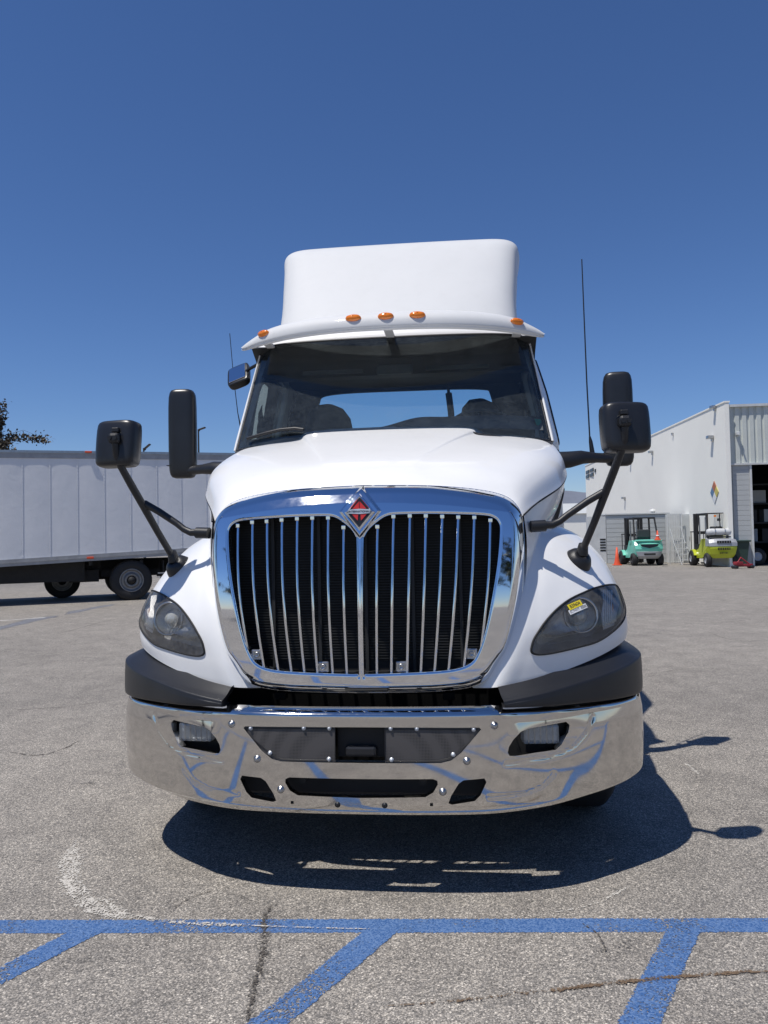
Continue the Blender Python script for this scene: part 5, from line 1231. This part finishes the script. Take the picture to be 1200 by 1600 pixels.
# ---- forklifts
def forklift(loc, rz, body, label, s=1.0, cw='silver', tank=False, low=None, wide=1.0):
    o = empty('forklift', loc, rz, label=label, cat='forklift', group='forklifts parked along the warehouse wall')
    o.scale = (s*wide, s, s)
    # local: rear (counterweight) faces -y, mast at +y, x to the right
    def part(nme, f, mat, parent=o): return f.build(nme, M[mat], parent)
    V = []; F = []
    prof = [(-1.30, .34), (-1.42, .50), (-1.47, .72), (-1.45, .93), (-1.36, 1.06), (-.95, 1.12), (-.45, 1.10), (-.45, .42), (-.70, .34)]
    wid = [.40, .46, .50, .51, .49, .50, .50, .50, .46]
    def loftx(prof, fw_, n=13, bul=.08):
        f = MB(); V = []; m_ = len(prof)
        for i in range(n):
            u = -1+2*i/(n-1)
            for k, (y, z) in enumerate(prof): V.append((u*fw_[k], y+bul*(abs(u)**3)*(1 if y < -.9 else 0), z-.03*(abs(u)**4)*(1 if z > .9 else 0)))
        F = [(i*m_+k, i*m_+(k+1) % m_, (i+1)*m_+(k+1) % m_, (i+1)*m_+k) for i in range(n-1) for k in range(m_)]
        F += [list(range(m_))[::-1], [(n-1)*m_+k for k in range(m_)]]; f.add(V, F, False); return f
    part('counterweight', loftx(prof, wid), body)
    if low:
        f = loftx([(-1.33, .30), (-1.46, .42), (-1.475, .60), (-1.40, .635), (-.9, .6), (-.9, .3)], [.36, .42, .47, .47, .46, .4], bul=.09); part('lower_bumper', f, low)
        f = MB(); f.box((0, -1.485, .50), (.42, .03, .07), bev=.02); part('tow_slot', f, 'black')
        f = MB(); f.add([(-.34, -1.475, .93), (.34, -1.475, .93), (.30, -1.49, .84), (.02, -1.50, .76), (-.02, -1.50, .76), (-.30, -1.49, .84)], [(0, 1, 2, 3, 4, 5)]); part('rear_grille', f, 'black')
        f = MB(); f.box((0, -1.30, 1.075), (.96, .30, .08), bev=.03); part('hood_lip', f, body)
    else:
        f = loftx([(-1.478, .80), (-1.470, .95), (-1.37, 1.075), (-.9, 1.135), (-.9, .8)], [.512, .516, .50, .505, .51], bul=.075); part('silver_band', f, cw)
        for z, w_, h_ in ((.96, .52, .10), (.70, .46, .09), (.54, .28, .06)):
            f = MB(); f.box((0, -1.475 if z > .6 else -1.455, z), (w_, .05, h_), bev=.02); g_ = part('vent_opening', f, 'black')
            for k in range(5):
                f = MB(); f.box((-w_*.36+w_*.18*k, -1.495 if z > .6 else -1.475, z), (.012, .03, h_*.8)); part('vent_fin', f, cw if z > .8 else body, g_)
    # chassis side, front fender, seat deck
    for g in (-1, 1):
        f = MB(); f.add([(g*.50, -.9, .45), (g*.50, -.35, .32), (g*.50, .25, .32), (g*.50, .25, .62), (g*.50, -.05, .70), (g*.50, -.4, 1.08), (g*.50, -.9, 1.08)]+[(g*.30, -.9, .45), (g*.30, -.35, .32), (g*.30, .25, .32), (g*.30, .25, .62), (g*.30, -.05, .70), (g*.30, -.4, 1.08), (g*.30, -.9, 1.08)],
                       [list(range(7)), list(range(7, 14))[::-1]]+[(i, (i+1) % 7, 7+(i+1) % 7, 7+i) for i in range(7)]); part('side_panel', f, body)
        f = MB(); A = np.linspace(math.radians(20), math.radians(160), 8); V = [(g*x, .55+.36*math.cos(a), .30+.36*math.sin(a)) for x in (.40, .60) for a in A]; f.add(V, [(i, i+1, 8+i+1, 8+i) for i in range(7)], True)
        f.add([(g*.60, .55+.36*math.cos(a), .30+.36*math.sin(a)) for a in A]+[(g*.60, .55+.29*math.cos(a), .30+.29*math.sin(a)) for a in A], [(i, i+1, 8+i+1, 8+i) for i in range(7)]); part('fender', f, body)
        for yy, rr, xx, ww in ((-1.02, .27, .47, .19), (.55, .31, .53, .24)):
            f = MB(); f.lathe([(rr*.5, -ww/2), (rr*.9, -ww/2), (rr, -ww/2+.03), (rr, ww/2-.03), (rr*.9, ww/2), (rr*.5, ww/2)], (g*xx, yy, rr), (g, 0, 0), 22); w1_ = part('wheel', f, 'rubber')
            f = MB(); f.lathe([(rr*.52, ww/2-.01), (rr*.45, ww/2-.05), (rr*.25, ww/2-.02), (0, ww/2-.01)], (g*xx, yy, rr), (g, 0, 0), 16); part('rim', f, 'silver' if low is None else 'fork_black', w1_)
    f = MB(); f.box((0, 0, .62), (.96, 1.1, .5)); part('chassis', f, 'fork_black')
    f = MB(); f.box((0, -.40, 1.17), (.48, .46, .10), bev=.03); f.box((0, -.62, 1.38), (.46, .10, .36), bev=.04); part('seat', f, 'seat')
    f = MB(); Mw_ = rot_to((0, -.6, .8), (0, .12, 1.36), (0, 1, 0)); f.tube([(.16*math.cos(a), .16*math.sin(a), 0) for a in np.linspace(0, 6.2832, 17)], .014, 6, False, Mw_); f.cyl((0, .2, 1.0), (0, .12, 1.36), .03, 6); part('steering_wheel', f, 'black')
    # overhead guard
    for g in (-1, 1):
        f = MB(); f.tube([(g*.44, -1.02, 1.08), (g*.41, -.86, 1.60), (g*.39, -.72, 2.05)], .032, 6); part('rear_post', f, 'fork_black')
        f = MB(); f.tube([(g*.46, .34, .75), (g*.44, .26, 1.40), (g*.40, .16, 2.05)], .036, 6); part('front_post', f, 'fork_black')
        f = MB(); f.tube([(g*.39, -.74, 2.06), (g*.40, .22, 2.06)], .035, 6); part('guard_rail', f, 'fork_black')
    for k in range(7):
        f = MB(); y = -.72+.15*k; f.box((0, y, 2.075), (.78, .045, .03)); part('guard_slat', f, 'fork_black')
    # mast
    for g in (-1, 1):
        f = MB(); f.box((g*.30, .98, 1.08), (.09, .15, 2.02)); part('mast_channel', f, 'fork_black')
        f = MB(); f.box((g*.20, 1.02, 1.12), (.06, .10, 1.98)); part('inner_mast', f, 'fork_black')
        f = MB(); f.box((g*.24, 1.45, .06), (.11, 1.05, .045)); f.box((g*.24, 1.14, .32), (.11, .05, .56)); part('fork', f, 'fork_black')
        f = MB(); f.cyl((g*.12, .97, .3), (g*.12, .97, 1.95), .03, 8); part('lift_cylinder', f, 'steel')
    for z in (.30, .78, 1.30, 2.06):
        f = MB(); f.box((0, 1.0, z), (.70, .08, .08)); part('crossbar', f, 'fork_black')
    for i in range(6):
        f = MB(); f.box((-.42+.168*i, 1.14, .95), (.025, .03, .85)); part('load_backrest_bar', f, 'fork_black')
    f = MB(); f.box((0, 1.14, 1.36), (.90, .03, .04)); part('backrest_rail', f, 'fork_black')
    if tank:
        f = MB(); f.lathe([(0, -.46), (.10, -.45), (.132, -.38), (.136, -.30), (.136, .30), (.132, .38), (.10, .45), (0, .46)], (-.06, -1.12, 1.34), (1, 0, 0), 22); t_ = part('gas_tank', f, 'white_metal')
        for x in (-.16, .20):
            f = MB(); f.lathe([(.139, -.02), (.143, 0), (.139, .02)], (-.06+x, -1.12, 1.34), (1, 0, 0), 22); part('tank_strap', f, 'steel', t_)
        f = MB(); f.box((-.06, -1.12, 1.16), (.8, .24, .04)); part('tank_cradle', f, 'fork_black')
        f = MB(); f.cyl((-.05, -.72, 2.0), (-.05, -.72, 1.93), .05, 10); part('beacon', f, 'amber')
        f = MB(); f.tube([(.12, -.70, 2.05), (.12, -.72, 1.75), (.10, -.8, 1.5)], .02, 6); f.box((.08, -.74, 1.82), (.12, .05, .1)); part('light_bracket', f, 'fork_black')
        f = MB(); f.tube([(-.42, -1.0, 1.1), (-.36, -1.02, 1.42), (-.1, -1.05, 1.56)], .018, 6); part('hose', f, 'fork_black')
    return o
pA = atZ(1010, 884.5); pB = atZ(1117, 887)
forklift((pA[0]+.12, pA[1]+1.65, 0), math.radians(3), 'mint', 'mint green forklift with a grey rear bumper, an orange cone at its side', 1.0, low='silver', wide=1.16)
forklift((pB[0]+.42, pB[1]+1.75, 0), math.radians(1), 'lime', 'yellow-green forklift with a white gas tank strapped on its back', 1.04, tank=True)
# ---- cones
def cone(loc, h, label, bands=0, rr=.17):
    o = empty('traffic_cone', loc, label=label, cat='traffic cone', group='orange traffic cones by the forklifts')
    f = MB(); f.box((0, 0, .02), (rr*2.1, rr*2.1, .04), bev=.012); f.build('base', M['cone'], o)
    f = MB(); f.lathe([(rr*.85, .04), (rr*.5, h*.4), (rr*.17, h), (0, h)], (0, 0, 0), (0, 0, 1), 20); f.build('cone_body', M['cone'], o)
    for k in range(bands):
        z = h*(.45+.25*k); q = rr*.85-(rr*.68)*(z/h)*.98; f = MB(); f.lathe([(q+.006, z), (q-.02, z+h*.12)], (0, 0, 0), (0, 0, 1), 20); f.build('reflective_band', M['white_st'], o)
    return o
p = atZ(965.5, 883.5); cone((p[0], p[1]+.15, 0), .80, 'tall orange traffic cone standing on the asphalt left of the mint green forklift')
p = atD(1026.5, 841, 32.0); cone((p[0], p[1]-.1, 1.10), .40, 'small orange cone with a white band sitting on the mint green forklift', 1, .11)
# ---- bin, red jack, wheel, bollard cap
p = atZ(1165, 886.5); o = empty('wheeled_bin', (p[0], p[1]+.9, 0), math.radians(-8), label='dark green wheeled rubbish bin beside the open warehouse doorway', cat='bin')
f = MB(); 
V = [(-.30, -.28, .08), (.30, -.28, .08), (.30, .28, .08), (-.30, .28, .08), (-.40, -.36, .98), (.40, -.36, .98), (.40, .36, .98), (-.40, .36, .98)]
f.add(V, [(0, 3, 2, 1), (4, 5, 6, 7), (0, 1, 5, 4), (1, 2, 6, 5), (2, 3, 7, 6), (3, 0, 4, 7)]); f.build('bin_body', M['bin'], o)
f = MB(); f.box((0, -.02, 1.02), (.92, .84, .07), bev=.03); f.build('lid', M['bin'], o)
f = MB(); f.cyl((-.38, .40, 1.0), (.38, .40, 1.0), .025, 8); f.build('handle', M['bin'], o)
for g in (-1, 1): f = MB(); f.cyl((g*.30, .30, .12), (g*.38, .30, .12), .12, 14); f.build('wheel', M['rubber'], o)
M['dull_red'] = pm('dull_red_jack_paint', (.30, .02, .03), .5, dirt=.3)
p = atZ(1163, 888.5); o = empty('floor_jack', (p[0]-.1, p[1]+.1, 0), math.radians(20), label='low red floor jack lying in front of the dark green bin', cat='jack')
f = MB(); f.box((.15, 0, .12), (.75, .10, .10), bev=.02); f.box((-.1, 0, .2), (.3, .22, .12), bev=.02); f.build('jack_frame', M['dull_red'], o)
f = MB(); f.tube([(-.15, 0, .2), (.02, 0, .42), (.48, 0, .10)], .028, 6); f.build('lift_arm', M['dull_red'], o)
for x in (-.25, .45): f = MB(); f.cyl((x, -.14, .06), (x, .14, .06), .06, 10); f.build('wheel', M['fork_black'], o)
p = atZ(1192, 884.5); o = empty('loose_wheel', (p[0], p[1]+.6, 0), label='loose grey steel wheel leaning inside the warehouse doorway right of the bin', cat='wheel')
f = MB(); f.lathe([(.18, -.1), (.33, -.09), (.36, -.05), (.36, .05), (.33, .09), (.18, .1)], (0, 0, .36), (0, -1, .12), 24); f.build('tyre', M['rubber'], o)
f = MB(); f.lathe([(.26, .095), (.22, .07), (.10, .09), (0, .1)], (0, 0, .36), (0, -1, .12), 22); f.build('rim', M['silver'], o)
p = atZ(1174, 880); o = empty('fuel_can', (p[0]+.05, p[1]+1.15, 1.06), label='bright red fuel can standing on top of the dark green bin', cat='can')
f = MB(); f.box((0, 0, .14), (.17, .14, .26), bev=.03); f.build('can_body', M['red'], o); f = MB(); f.cyl((.04, 0, .27), (.04, 0, .31), .02, 8); f.build('cap', M['black'], o)
# ---- small far shed left of the warehouse
p = atD(900, 829, 90); o = empty('far_shed', (p[0], p[1], 0), label='small pale shed with a grey pitched roof far off left of the warehouse', cat='shed')
f = MB(); f.box((0, 3, 1.9), (9, 6, 3.8)); f.build('wall', M['wall_white'], o)
f = MB(); f.add([(-4.8, -.3, 3.7), (4.8, -.3, 3.7), (4.8, 3, 5.0), (-4.8, 3, 5.0), (-4.8, 6.3, 3.7), (4.8, 6.3, 3.7)], [(0, 1, 2, 3), (3, 2, 5, 4), (0, 3, 4), (1, 5, 2)]); f.build('roof', M['wall_grey'], o)
